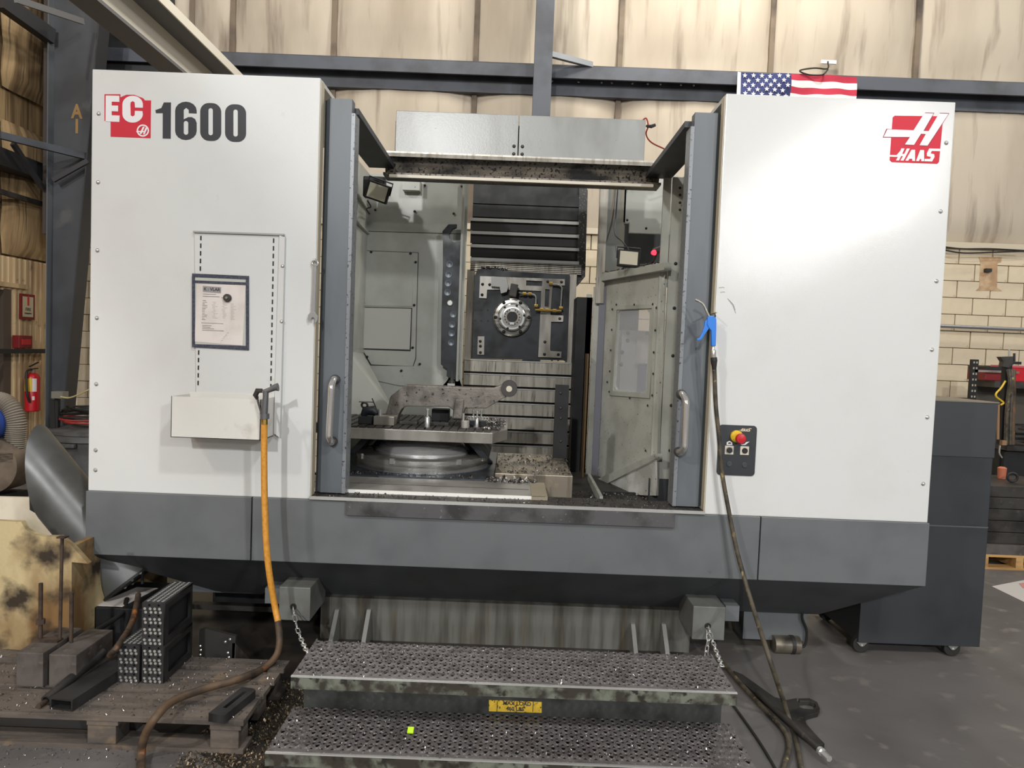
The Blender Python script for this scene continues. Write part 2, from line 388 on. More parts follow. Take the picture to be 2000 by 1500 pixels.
# left side wall
wl = B().box(WL - .25, WL - .1, -9, WY + .3, 0, 8.2).out('wall_left', insul_l, kind='structure')
ztop = WX(60, 509, WL).z
yA = 2.2
b = B(); b_pts = []; yy = yA
G = []
while yy < WY:
    for dy, dx in ((0, 0), (.03, 0), (.045, .018), (.075, .018)):
        G.append((yy + dy, WL - .02 + dx))
    yy += .09
lo_, hi_ = [], []
ydoor = WX(22, 620, WL).y
for y_, x_ in G:
    z0 = 0 if y_ > ydoor else WX(10, 566, WL).z
    lo_.append(b.bm.verts.new((x_, y_, z0))); hi_.append(b.bm.verts.new((x_, y_, ztop)))
for k in range(len(G) - 1): b.bm.faces.new((lo_[k], lo_[k + 1], hi_[k + 1], hi_[k]))
b.out('corrugated_sheet', corr, wl)
for y0, y1 in ((2.2, 4.32), (4.36, WY)):
    for z0, z1 in ((ztop + .03, 3.9), (4.25, 6.4)):
        b = B(); n, m = 8, 14; G = []
        for j in range(m + 1):
            z = z0 + (z1 - z0) * j / m
            G.append([b.bm.verts.new((WL - .06 + .1 * (math.sin(PI * i / n) ** .5) * (math.sin(PI * j / m) ** .3 if 0 < j < m else 0) + .01 * math.sin(z * 11 + i), y0 + (y1 - y0) * i / n, z)) for i in range(n + 1)])
        for j in range(m):
            for i in range(n): b.bm.faces.new((G[j][i], G[j][i + 1], G[j + 1][i + 1], G[j + 1][i]))
        b.out('insulation_panel', insul_l, wl, smooth=True)
B().box(WL - .02, WL + .03, ydoor - 1.2, ydoor + .22, WX(10, 560, WL).z, WX(10, 560, WL).z + .05).out('door_lintel', corr, wl)
dr = B().box(WL - .12, WL - .04, ydoor - 1.1, ydoor, 0, WX(10, 564, WL).z).out('door_1', M('dark_green_door', (46, 56, 50), .5), kind='structure')
B().box(WL - .04, WL, ydoor - .12, ydoor, 0, WX(10, 564, WL).z).out('door_jamb', M('brown_jamb', (78, 66, 56), .7), dr)
# trim_3: dark girt along the left wall
b = B(); b.box(WL - .02, WL + .2, -2, 4.75, WX(50, 350, WL).z, WX(50, 318, WL).z); b.out('trim_3', girt_d, kind='structure')
b = B(); p, q = WX(0, 374, WL + .1), WX(93, 402, WL + .1); b.beam(p + (p - q) * 1.5, q, .05, .05); keep(b, 'wall_pipe', darksteel, 'thin dark pipe crossing the left side wall below the girt', 'pipe')
b = B(); p, q = WX(2, 686, WL + .1), WX(95, 687, WL + .1); b.beam((p.x, p.y - 1, p.z), (q.x, q.y, p.z), .05, .05)
keep(b, 'horizontal_rail', rubber, 'thin black rail across the tan corrugated wall, under the red alarm box', 'rail')
b = B(); b.beam(WX(0, 264, WL + .35), W(178, 308, 4.55), .05, .07); keep(b, 'cross_brace', girtm, 'long grey angle brace crossing in front of the column below its stencilled A 1', 'brace')
b = B(); b.beam(W(104, 352, 4.42), W(172, 314, 4.44), .03, .05); keep(b, 'short_brace', girt_d, 'short dark diagonal brace meeting the long grey brace at the column', 'brace')
b = B(); b.beam(WX(25, 280, WL + .3), WX(84, 368, WL + .3), .04, .05); keep(b, 'wall_brace', girt_d, 'dark diagonal strut on the left wall, left of the stencilled column', 'brace')
b = B(); b.beam(WX(0, 0, WL + .3), W(100, 72, 4.5), .1, .16); keep(b, 'eave_beam', girt_d, 'dark sloping eave beam in the top left corner', 'beam')
b = B(); b.beam(WX(30, -2, WL + .9), W(162, 42, 4.3), .03, .06); keep(b, 'eave_rod', crane_d, 'pale grey thin rod crossing above the column, top left', 'rod')
# tapered corner column with A 1
cY = 4.55
Lx = lambda x, y: W(x, y, cY).x
z8 = 7.8
xa, xb = W(104, 400, cY).x, W(196, 100, cY)
sl = (W(178, 330, cY).x - W(150, 640, cY).x) / (W(178, 330, cY).z - W(150, 640, cY).z)
x_at = lambda z: W(150, 640, cY).x + sl * (z - W(150, 640, cY).z)
colr = thing('corner_column', 'wide tapered dark grey steel column stencilled A 1, left behind the machine', 'column', (xa, cY, 0))
B().prism([(xa, 0), (x_at(0), 0), (x_at(z8), z8), (xa, z8)], cY, cY + .012).out('web', colm, colr)
B().box(xa - .012, xa, cY - .1, cY + .1, 0, z8).out('outer_flange', M('flange_grey', (88, 92, 96), .5), colr)
b = B(); p, q = Vector((x_at(0), cY, 0)), Vector((x_at(z8), cY, z8)); b.beam(p, q, .012, .2, up=(0, 1, 0)); b.out('inner_flange', girt_d, colr)
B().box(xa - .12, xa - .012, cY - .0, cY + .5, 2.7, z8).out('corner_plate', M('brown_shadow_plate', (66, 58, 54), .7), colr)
text('letter', 'A', .21, letter, colr, front(W(150, 219, cY - .004)), off=.008, sx=.8)
text('letter', '1', .21, letter, colr, front(W(150, 248, cY - .004)), off=.008, sx=.8)
# dark infill behind the column top-left
b = B(); b.box(-5.05, -4.2, WY - .12, WY + .02, 3.15, 8); b.out('trim_4', girt_d, kind='structure')
# crane runway beam going back
cr = thing('crane_runway_beam', 'pale crane runway beam running back overhead at top left', 'beam', (-3.1, 0, 4.1))
zb = 4.2; xl = W(287, 148, 3.4).x; xr = W(331, 148, 3.4).x
B().box(xl, xr + .02, -3.4, 5.1, zb, zb + .03).out('bottom_flange', crane_d, cr)
B().box((xl + xr) / 2 - .0, (xl + xr) / 2 + .02, -3.4, 5.1, zb + .03, zb + .34).out('web', crane_w, cr)
B().box(xr - .16, xr + .2, -3.4, 5.1, zb + .34, zb + .37).out('top_flange', crane_d, cr)
B().box(xr + .2, xr + .215, -3.4, 5.1, zb + .28, zb + .37).out('cap_channel_lip', crane_w, cr)
b = B(); b.beam(W(252, 40, 4.9), W(275, 0, 4.9), .07, .07); b.beam(W(275, 0, 4.9), W(320, -80, 4.9), .07, .07); keep(b, 'roof_strut', crane_w, 'short pale strut above the crane runway beam, at the top edge', 'strut')

# flag over the girt
fl = thing('flag', 'american flag hanging in front of the wall girt, above the right panel', 'flag', (0, 0, 0))
p0 = W(1441, 140, WY - .3); p1 = W(1676, 147, WY - .3); fw = p1.x - p0.x; fh = .94
fl.location = (p0.x, WY - .3, p0.z - fh)
def fpt(u, v):
    wv = .022 * math.sin(u * 13 + v * 5) * u + .012 * math.sin(u * 31 - v * 14) + .02 * math.sin((u * 2 + v * 3) * 4)
    return (p0.x + fw * u, WY - .3 + wv, p0.z - .005 * u - fh * v)
def fpatch(name, u0, u1, v0, v1, mat, nu=14, nv=3, off=0):
    b = B(); G = [[b.bm.verts.new(Vector(fpt(u0 + (u1 - u0) * i / nu, v0 + (v1 - v0) * j / nv)) + Vector((0, off, 0))) for i in range(nu + 1)] for j in range(nv + 1)]
    for j in range(nv):
        for i in range(nu): b.bm.faces.new((G[j][i], G[j][i + 1], G[j + 1][i + 1], G[j + 1][i]))
    return b.out(name, mat, fl, smooth=True)
fpatch('heading', 0, .03, 0, 1, flagw, 2)
fpatch('canton', .03, .445, 0, 7 / 13, starb, 12, 8)
for k in range(13):
    fpatch('stripe', .445 if k < 7 else .03, 1, k / 13, (k + 1) / 13, flagr if k % 2 == 0 else flagw, 22, 3)
b = B()
for r_ in range(9):
    for c_ in range(6 if r_ % 2 == 0 else 5):
        u = .03 + .415 * ((c_ + .5) / 6 if r_ % 2 == 0 else (c_ + 1) / 6); v = 7 / 13 * (r_ + .6) / 9.2
        c = Vector(fpt(u, v)) + Vector((0, -.012, 0)); vs = []
        for k in range(10):
            t = PI / 2 + PI * k / 5; rad = .03 if k % 2 == 0 else .0125
            vs.append(b.bm.verts.new(c + Vector((math.cos(t) * rad, 0, math.sin(t) * rad))))
        b.bm.faces.new(vs)
b.out('stars', flagw, fl, kind='stuff')
b = B(); b.box(*(lambda p, q: (p.x, q.x, WY - .02, WY + .0, q.z, p.z))(W(1603, 118, WY), W(1632, 126, WY)))
wb = keep(b, 'wall_bracket', flagw, 'small white bracket on the wall above the flag', 'bracket')
b = B(); b.tube(spline([W(1617, 120, WY - .05), W(1616, 134, WY - .1), W(1590, 133, WY - .3), W(1562, 138, WY - .33), W(1580, 146, WY - .34), W(1606, 146, WY - .33), W(1617, 136, WY - .1)], 6), .009, 6); keep(b, 'flag_cable', rubber, 'black cable looped over the top of the flag', 'cable')

# block wall fittings, right side
b = B(); p, q = W(1836, 636, 5.05), W(2010, 642, 5.05); b.cyl((4.5, 5.05, p.z), (8.5, 5.05, p.z - .02), .022); keep(b, 'conduit', M('conduit_galv', (150, 150, 152), .35, .6), 'grey conduit running level along the cream block wall', 'pipe', smooth=True)
st = B(); st.prism(xz([(1912, 502), (1957, 502), (1955, 512), (1948, 514), (1947, 562), (1957, 568), (1905, 568), (1912, 562), (1915, 512)], WY - .002)[::-1], WY - .004, WY - .001)
st = st.out('bracket_stain', stain_m, wall)
b = B(); b.box(*(lambda p, q: (p.x, q.x, WY - .05, WY - .004, q.z, p.z))(W(1921, 525, WY), W(1932, 532, WY))); keep(b, 'wall_socket', rubber, 'small black socket on the brown stain of the block wall', 'socket')
for k in range(2):
    b = B(); b.tube(spline([W(1842, 482 + k * 6, 5.0), W(1880, 486 + k * 8, 5.0), W(1935, 486 + k * 7, 5.0), W(2010, 490, 5.0)], 6), .009, 6)
    keep(b, 'wall_cable', rubber, ('upper' if k == 0 else 'lower, sagging') + ' black cable hanging along the top of the block wall', 'cable')

# ================================================================ the machining centre
mc = thing('machining_center', 'large white and grey horizontal machining centre with open double doors', 'machine', (0, 1.0, 0))
ZT, ZB, ZS = 2.875, .822, .505
X0 = W(176, 550).x; X1 = W(616, 550).x; X2 = W(1397, 600).x; X3 = W(1840, 600).x
D0 = W(636, 560, .06).x; D1 = W(686, 560, .06).x; D2 = W(1331, 600, .06).x; D3 = W(1383, 600, .06).x
YB = 1.16; ZD = 2.80
pl = B().box(X0, X1, 0, .045, ZB, ZT).out('left_front_panel', white, mc, bev=.005)
pr = B().box(X2, X3, 0, .045, ZB, ZT).out('right_front_panel', white, mc, bev=.005)
for P_, xa_, xb_ in ((pl, X1 - .001, X1 + .004), (pr, X2 - .004, X2 + .001)):
    B().box(xa_, xb_, .008, .062, ZB, ZT - .01).out('folded_edge', cream_edge, P_)
for y in (222, 356, 489, 621, 750, 879, 918): bolt(W(193 - (y - 222) * .0095, y, 0), (0, -1, 0), .0085, bright, pl)
for x, y in ((1848, 279), (1837, 413), (1829, 549), (1820, 683), (1811, 815), (1803, 945)): bolt(W(x, y, 0), (0, -1, 0), .0085, bright, pr)
bolt(W(552, 520, -.02), (0, -1, 0), .008, bright, pl); bolt(W(550, 628, -.02), (0, -1, 0), .008, bright, pl)
# cabinet shells
B().box(X0, X1, .045, YB, ZT - .02, ZT).out('left_roof', white, mc)
B().box(X0, X0 + .02, .045, YB, ZB, ZT).out('left_side_panel', white, mc)
B().prism([(X2, .045), (X3, .045), (X3, .33), (1.86, .33), (1.86, YB), (X2, YB)], ZT - .02, ZT, 'Z').out('right_roof', white, mc)
B().box(X3 - .02, X3, .045, .33, ZB, ZT).out('right_side_panel', white, mc)
B().box(1.84, 1.86, .33, YB, ZB, ZT).out('right_side_panel', white, mc)
B().box(X0, W(700, 600, 1.15).x - .35, YB, YB + .02, ZB, ZT).out('left_rear_panel', darkgrey, mc)
B().box(W(1330, 600, 1.15).x + .5, 1.86, YB, YB + .02, ZB, ZT).out('right_rear_panel', darkgrey, mc)
# door canopies: the sheets over the openings
za = 2.745
B().box(X1, W(690, 218, 0).x, .12, YB + .02, za, za + .03).out('left_canopy', darkgrey, mc)
B().box(W(1350, 215, 0).x, X2, .12, YB + .02, za, za + .03).out('right_canopy', darkgrey, mc)
# sliding doors
def door(side, xi, xo, xp, lab):
    s = -1 if side == 'l' else 1     # outwards
    b = B(); b.prism([(xi, .06), (xo, .06), (xo + s * .035, .1), (xp, .1), (xp, .125), (xi, .125)], .845, ZD, 'Z')
    dd = b.out('sliding_door', door_grey, mc, label=lab)
    B().box(min(xi, xi - s * .018), max(xi, xi - s * .018), .055, .15, .845, ZD - .07).out('door_edge_strip', M('door_strip_' + side, (128, 132, 136), .35, .2, c2=(60, 62, 66), ns=70, lo=.6, hi=.66), dd)
    return dd
dl = door('l', D1 - .02, D0, X1 - .0, 'left door, slid open'); drr = door('r', D2 + .02, D3, X2 + .0, 'right door, slid open')
def handle(par, top, bot, bulge):
    hy = -.04
    a, c = W(*top, .055), W(*bot, .055); x = a.x
    pts = [a, a + Vector((0, -.035, 0)), a + Vector((bulge, -.07, -.03)), a + Vector((bulge, -.075, -.07)), c + Vector((bulge + (0), -.075, .07)), c + Vector((bulge, -.07, .03)), c + Vector((0, -.035, 0)), c]
    h = B().tube(spline(pts, 6), .0165, 14).out('handle', chrome, par, smooth=True)
    for q in (a, c): B().cyl(q, q + Vector((0, -.012, 0)), .024, seg=18).out('handle_washer', darksteel, par)
handle(dl, (655, 741), (650, 862), 0); handle(drr, (1330, 770), (1325, 882), .01)
# skirt: three front sheets and the hopper underneath
xs1, xs2 = W(492, 1060).x, W(1481, 1080).x
for i, (a, c) in enumerate(((X0 - .004, xs1 - .003), (xs1 + .003, xs2 - .003), (xs2 + .003, X3 + .004))):
    B().box(a, c, -.012, .03, ZS, ZB).out('skirt_panel', grey, mc, bev=.003)
B().box(X0, X0 + .03, .03, 1.8, ZS, ZB).out('skirt_side', grey, mc); B().box(X3 - .03, X3, .03, .33, ZS, ZB).out('skirt_side', grey, mc); B().box(1.83, 1.86, .33, 1.8, ZS, ZB).out('skirt_side', grey, mc)
b = B(); hx0, hx1, hz, hy = W(420, 1130, .33).x, W(1602, 1190, .33).x, .215, .36
XI = 1.86; T = [(X0, -.008, ZS), (X3, -.008, ZS), (X3, .325, ZS), (XI, .33, ZS), (XI, 1.9, ZS), (X0, 1.9, ZS)]; L_ = [(hx0, .345, hz), (hx1, .345, hz), (hx1, .35, hz), (hx1, .36, hz), (hx1, 1.6, hz), (hx0, 1.6, hz)]
vt = [b.bm.verts.new(p) for p in T]; vl = [b.bm.verts.new(p) for p in L_]
for k in range(6): b.bm.faces.new((vt[k], vt[(k + 1) % 6], vl[(k + 1) % 6], vl[k]))
b.bm.faces.new(vl); hop = b.out('underside_hopper', M('hopper_paint', (70, 72, 75), .5, c2=(58, 60, 62), ns=3), mc)
# sill and drip plate
sx0, sx1 = W(678, 990).x, W(1316, 1010).x
B().box(X1 + .004, X2 - .004, -.02, .2, ZB + .0, ZB + .016).out('door_sill', darksteel, mc)
B().box(X1 + .004, X2 - .004, -.026, -.02, ZB + .004, ZB + .02).out('sill_edge', bright, mc)
B().box(sx0, sx1, -.03, -.013, .755, ZB + .003).out('drip_plate', M('oily_drip_plate', (92, 90, 92), .45, .3, c2=(60, 58, 58), ns=8, c3=(128, 126, 126), ns3=60, lo3=.66, hi3=.7), mc)
# pedestal below with four ribs
B().box(W(628, 1200, .3).x, W(1346, 1230, .3).x, .28, .9, 0, .23).out('base_casting', pedest, mc)
for (tx, ty, bx, by) in ((659, 1190, 650, 1258), (721, 1190, 712, 1260), (1236, 1218, 1238, 1284), (1296, 1218, 1299, 1284)):
    p, q = W(tx, ty, .27), W(bx, by, .14); 
    b = B(); b.prism([(.28, p.z), (.262, p.z), (.09, -.0), (.28, 0)], p.x - .011, p.x + .011, 'X'); b.out('base_rib', M('worn_rib', (132, 132, 128), .5, .3) if 'worn_rib' not in bpy.data.materials else bpy.data.materials['worn_rib'], mc)
B().box(W(380, 1170, .5).x, W(520, 1175, .5).x, .45, .53, .17, .23).out('leveling_bar', grey, mc)
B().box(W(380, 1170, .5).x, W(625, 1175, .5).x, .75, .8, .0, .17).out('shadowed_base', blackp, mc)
B().box(W(378, 1280, .6).x, W(620, 1280, .6).x, .55, .6, .03, .06).out('base_rail', darksteel, mc)
# leveling pad housings
def mount(cx0, cx1, zt, zb, n):
    b = B(); b.box(cx0, cx1, .0, .3, zb, zt); m_ = b.out('mount_box', M('mount_grey_%d' % n, (116, 118, 114), .5, .2, c2=(98, 98, 94), ns=6), mc, bev=.004)
    c = Vector(((cx0 + cx1) / 2 - .005, -.001, zb + (zt - zb) * .42)); B().cyl(c, c + Vector((0, -.002, 0)), .016, seg=16).out('bolt_hole', rubber, m_); return c
m1 = mount(W(545, 1170, 0).x, W(606, 1170, 0).x, W(575, 1147, 0).z, W(575, 1212, 0).z, 1)
m2 = mount(W(1353, 1215, 0).x, W(1416, 1215, 0).x, W(1385, 1185, 0).z, W(1385, 1250, 0).z, 2)
B().box(W(517, 1185, .1).x, W(548, 1185, .1).x, .1, .3, .25, .33).out('mount_bracket', grey, mc)
B().box(W(1415, 1230, .1).x, W(1442, 1230, .1).x, .1, .3, .25, .33).out('mount_bracket', grey, mc)
# coolant pump under the right end
B().box(W(1447, 1220, .4).x, W(1568, 1225, .4).x, .36, .5, W(1500, 1244, .4).z, .25).out('chip_tray_end', grey, mc)
pc = W(1542, 1259, .34)
pm = B().cyl(pc + Vector((-.09, 0, 0)), pc + Vector((.05, 0, 0)), .048, seg=24).out('coolant_pump', M('oily_pump', (120, 112, 98), .4, .5, c2=(60, 56, 50), ns=9), mc, smooth=True)
B().cyl(pc + Vector((.0, 0, 0)), pc + Vector((.02, 0, 0)), .051, seg=24).out('pump_band', rubber, pm)
B().tube(spline([pc + Vector((.05, 0, -.01)), pc + Vector((.085, 0, .0)), pc + Vector((.09, 0, .08)), pc + Vector((.06, 0, .16)), pc + Vector((.08, 0, .24))], 6), .007, 8).out('pump_pipe', blackp, pm)

# ---- writing on the panels
lg = decal('model_badge', [(216, 266), (216, 236), (204, 236), (204, 184), (235, 184), (235, 190), (247, 185), (262, 185), (280, 192), (283, 196), (295, 196), (294, 270), (216, 267)], -.0012, red, pl, .0012)
decal('letter', [(206.5, 186.5), (233, 187), (233, 199), (218, 198.5), (218, 206), (230.5, 206.3), (230.5, 217.5), (218, 217), (218, 225), (233.5, 225.7), (233, 238), (206, 237)], -.0022, decalw, lg)
Cp = []
for k in range(13):
    t = R(2 + 178 * k / 12); Cp.append((259 + 20 * math.cos(t), 204 - 17 * math.sin(t)))
for k in range(13):
    t = R(180 + 178 * k / 12); Cp.append((259 + 20 * math.cos(t), 222.5 - 17 * math.sin(t)))
Cp += [(278, 217), (263.5, 216.5), (263, 224)] + [(259 + 4.5 * math.cos(R(a)), 223 + 4.5 * math.sin(R(a))) for a in (30, 90, 150)] + [(254.5, 204)] + [(259 + 4.5 * math.cos(R(a)), 202 - 4.5 * math.sin(R(a))) for a in (150, 90, 30)] + [(263.7, 210), (279, 210.5)]
decal('letter', Cp, -.0022, decalw, lg)
def pxc(cx, cy, r, n=20): return [(cx + r * math.cos(2 * PI * k / n), cy + r * math.sin(2 * PI * k / n)) for k in range(n)]
decal('emblem_ring', pxc(279, 255, 12), -.0022, decalw, lg, holes=[pxc(279, 255, 9.3)])
decal('emblem_h', [(266, 258), (267, 255.5), (275, 255.8), (279, 247.5), (282.5, 247.5), (279, 256), (281.5, 256), (284.5, 249), (288, 249.5), (282.5, 262.5), (279, 262.5), (281, 258.6), (277.7, 258.3), (276, 262), (272.5, 261.5), (274, 258.2)], -.0024, decalw, lg)
num = decal('digit', [(303.5, 215), (315, 211), (320, 200), (333.8, 200), (333.3, 271), (317.6, 270.5), (317.8, 221), (304.5, 221)], -.0012, decalk, pl)
def rrpx(x0, y0, x1, y1, r): return [(x, y + (x - x0) * .035) for x, y in rr(x0, y0, x1, y1, r, 6)]
decal('digit', rrpx(391, 200.5, 432, 274.5, 17), -.0012, decalk, pl, holes=[rrpx(407, 211, 415.7, 264, 4.3)])
decal('digit', rrpx(439.5, 203, 480.5, 276.5, 17), -.0012, decalk, pl, holes=[rrpx(455.7, 213.5, 464.4, 266.5, 4.3)])
six = []
for k in range(9):
    t = R(180 * k / 8); six.append((363 + 20.8 * math.cos(t), 219 - 19 * math.sin(t)))
six = [(383.8, 219), (383.8, 222), (369, 221.5), (368.3, 213.5), (364, 211), (359.6, 213.5), (358.7, 222), (358.7, 233)] 
top = [(363 + 21 * math.cos(R(a)), 216 - 17.5 * math.sin(R(a))) for a in (0, 22, 45, 68, 90, 112, 135, 158, 180)]
bot = [(363 + 21 * math.cos(R(a)), 256 - 17.5 * math.sin(R(a))) for a in (180, 202, 225, 248, 270, 292, 315, 338, 360)]
right = [(384, 240), (381, 232.5), (375, 228.8), (368, 228.5), (361, 232)]
decal('digit', top + bot + right + [(358.7, 233), (358.7, 222), (358.7, 214.5), (363.5, 210.5), (368.5, 214.5), (368.7, 221), (384, 221.7)], -.0012, decalk, pl, holes=[rrpx(358.7, 236, 367.6, 263, 4.3)])
C = lambda pts: [(1320 + x / 2.941, y / 2.941) for x, y in pts]
hb = decal('maker_badge', C([(1258, 664), (1522, 668), (1535, 682), (1512, 930), (1502, 941), (1240, 932), (1228, 920), (1246, 674)]), -.0012, red, pr)
Hout = [(1215, 743), (1366, 748), (1428, 650), (1480, 652), (1422, 752), (1452, 753), (1512, 652), (1566, 654), (1446, 836), (1400, 834), (1436, 770), (1408, 768), (1368, 832), (1316, 830), (1345, 787), (1194, 786)]
cxh, cyh = 1380, 745
decal('emblem_outline', C([(x + (5 if x > cxh else -5), y + (4 if y > cyh else -4)) for x, y in Hout]), -.002, M('dark_red_outline', (150, 34, 50), .5), hb)
decal('emblem_h', C(Hout), -.0030, decalw, hb)
def haas(par, ox, oy, s, mat, Y, nm='letter'):
    f = lambda pts: [(ox + x * s, oy + y * s + x * s * .03) for x, y in pts]
    for poly in ([(0, 40), (38, 40), (60, 14), (66, 0), (84, 0), (70, 32), (82, 32), (97, 0), (114, 0), (78, 70), (60, 70), (75, 44), (64, 44), (52, 70), (34, 70), (46, 50), (0, 50)],
                 [(88, 70), (124, 6), (144, 6), (144, 70), (128, 70), (128, 58), (112, 58), (105, 70)],
                 [(150, 70), (174, 6), (196, 6), (196, 70), (180, 70), (180, 58), (172, 58), (166, 70)],
                 [(200, 56), (230, 56), (236, 44), (212, 40), (212, 24), (226, -4), (290, -4), (286, 10), (240, 10), (234, 24), (254, 28), (256, 44), (242, 70), (198, 70)]):
        decal(nm, f(poly), Y, mat, par)
haas(hb, 1320 + 1230 / 2.941, 850 / 2.941, 1 / 2.941 * 1.0, decalw, -.0025)
# ---- peg panel, with slots and flange
pegz = B(); pa, pb = W(381, 455), W(546, 460); pc_, pd = W(389, 962), W(546, 828)
peg = plate('slotted_panel', [xz([(380, 454), (548, 460), (536, 852), (384, 845)], -.012)], -.012, .012, white, pl)
b = B(); A1, A2 = W(547, 460, -.012), W(536, 846, -.012); b.prism([(A2.x, A2.z), (A1.x, A1.z), (A1.x + .026, A1.z - .008), (A2.x + .03, A2.z - .02)], -.022, 0, 'Y'); b.out('panel_flange', M('flange_white', (206, 206, 204), .4), peg)
b = B(); A1, A2 = W(379, 453, -.012), W(556, 459, -.012); b.beam(A1 + Vector((0, -.004, 0)), A2 + Vector((0, -.004, 0)), .016, .008); b.out('panel_top_edge', M('shade_edge', (160, 160, 158), .4), peg)
for x_a, x_b, ya_, yb_ in ((392.5, 387, 463, 746), (534.5, 529, 468, 752)):
    b = B(); n = 20
    for k in range(n):
        f = k / (n - 1); c = W(x_a + (x_b - x_a) * f, ya_ + (yb_ - ya_) * f + 2, -.0125)
        b.box(c.x - .0032, c.x + .0032, c.y - .0012, c.y + .001, c.z - .011, c.z + .011)
    b.out('slot_row', rubber, peg)
# scuffs on the right panel (marks with their own shape)
b = B()
for a, c in (((1421, 583), (1437, 612)), ((1404, 562), (1415, 562)), ((1407, 571), (1416, 571)), ((1424, 586), (1436, 606))):
    p, q = W(*a, -.0008), W(*c, -.0008); b.beam(p, (p + q) / 2 + Vector((.006, 0, .003)), .003, .0006, up=(0, 1, 0)); b.beam((p + q) / 2 + Vector((.006, 0, .003)), q, .003, .0006, up=(0, 1, 0))
b.out('scuff_mark', M('scuff', (150, 150, 148), .6), pr)
# ---- control plate with e-stop
cpt = plate('control_plate', [rr(*(lambda p, q: (p.x, q.z, q.x, p.z))(W(1404, 829), W(1473, 930)), .018)], -.004, .004, cab_black, pr)
haas(cpt, 1444, 836.5, .083, M('gold_print', (214, 200, 176), .5), -.005)
ec = W(1438, 852, -.004)
es = B().lathe([(.030, 0), (.030, -.012), (.022, -.02)], ec, 'Y', 24).out('stop_collar', yell, cpt, smooth=True)
ec2 = ec + Vector((.008, 0, -.006))
B().lathe([(.014, -.018), (.014, -.034), (.024, -.038), (.0255, -.048), (.022, -.056), (.006, -.059)], ec2, 'Y', 24).out('stop_button', redp, es, smooth=True)
for bx_, by_ in ((1424, 879), (1454, 880)):
    p = W(bx_, by_, -.004); B().box(p.x - .0215, p.x + .0215, -.007, -.004, p.z - .0215, p.z + .0215).out('button_plate', M('plate_cream', (214, 206, 190), .5) if 'plate_cream' not in bpy.data.materials else bpy.data.materials['plate_cream'], cpt, bev=.002)
    if bx_ < 1440: B().lathe([(.018, -.007), (.018, -.010), (.0145, -.010)], p * 1 + Vector((0, .004, 0)), 'Y', 20).out('button_bezel', chrome, cpt)
    B().lathe([(.0135, -.007), (.0135, -.014), (.011, -.016)], p + Vector((0, .004, 0)), 'Y', 20).out('push_button', rubber, cpt, smooth=True)
for bx_, by_ in ((1424, 906), (1454, 908)):
    p = W(bx_, by_, 0); B().lathe([(.014, -.004), (.014, -.0065), (.012, -.0075)], p, 'Y', 20).out('blank_plug', darkgrey, cpt)
decal('door_symbol', [(1419, 869), (1419.5, 863.5), (1425, 861), (1430, 864), (1430.5, 869.5)], -.0045, decalw, cpt, holes=[[(1422, 867), (1422.3, 865), (1425, 863.5), (1427.6, 865), (1427.8, 867)]])
decal('arrow_symbol', [(1446, 867), (1449, 869.5), (1456, 869), (1464, 862.5), (1457, 863.5), (1455, 866.5), (1449, 868)], -.0045, decalw, cpt)

# ---- overhead beam and cover
oz1, oz0 = W(1000, 227, YB).z, W(1000, 308, YB).z
oxa, oxm, oxb = W(774, 260, YB).x, W(1013, 265, YB).x, W(1258, 275, YB).x
for xa_, xb_ in ((oxa, oxm - .003), (oxm + .003, oxb)):
    c_ = B().box(xa_, xb_, YB - .03, YB + .05, oz0, oz1).out('beam_cover', beamgrey, mc, bev=.004)
for dx in (-.027, .027):
    for y in (286, 301): bolt((oxm + dx, YB - .03, W(1013, y, YB - .03).z), (0, -1, 0), .009, darksteel, mc)
B().box(oxa - .012, oxb + .01, YB + .03, YB + .045, oz0 - .02, oz1 - .05).out('cover_back', darksteel, mc)
gx0, gx1 = W(752, 305, YB).x, W(1290, 325, YB).x
b = B(); b.prism([(YB - .05, oz0), (YB + .1, oz0), (YB + .1, oz0 - .015), (YB - .03, oz0 - .02), (YB - .06, oz0 - .035), (YB - .05, oz0 - .01)], gx0, gx1, 'X'); b.out('door_track', steel_w, mc)
b = B(); b.prism([(YB + .0, oz0 - .02), (YB + .1, oz0 - .02), (YB + .1, oz0 - .155), (YB - .05, oz0 - .15), (YB - .05, oz0 - .135), (YB + .03, oz0 - .12)], gx0, gx1, 'X'); b.out('front_beam', grime, mc)
B().box(gx0 + .04, gx1 - .05, YB - .055, YB - .05 + .02, oz0 - .165, oz0 - .147).out('beam_lip', lightedge, mc)

# ---- inside: left wall and rear-left wall
YW = 2.0; XW = W(715, 560, YW).x; XWr = W(908, 560, YW).x
zc = lambda px, py, Y=YW: W(px, py, Y).z
xc = lambda px, py, Y=YW: W(px, py, Y).x
B().box(XW - .02, XW, 1.18, YW, .6, 2.9).out('left_inner_wall', ivory, mc)
rw = B().box(XW - .02, XWr, YW, YW + .02, zc(800, 780) - .6, 2.9).out('rear_inner_wall', ivory, mc)
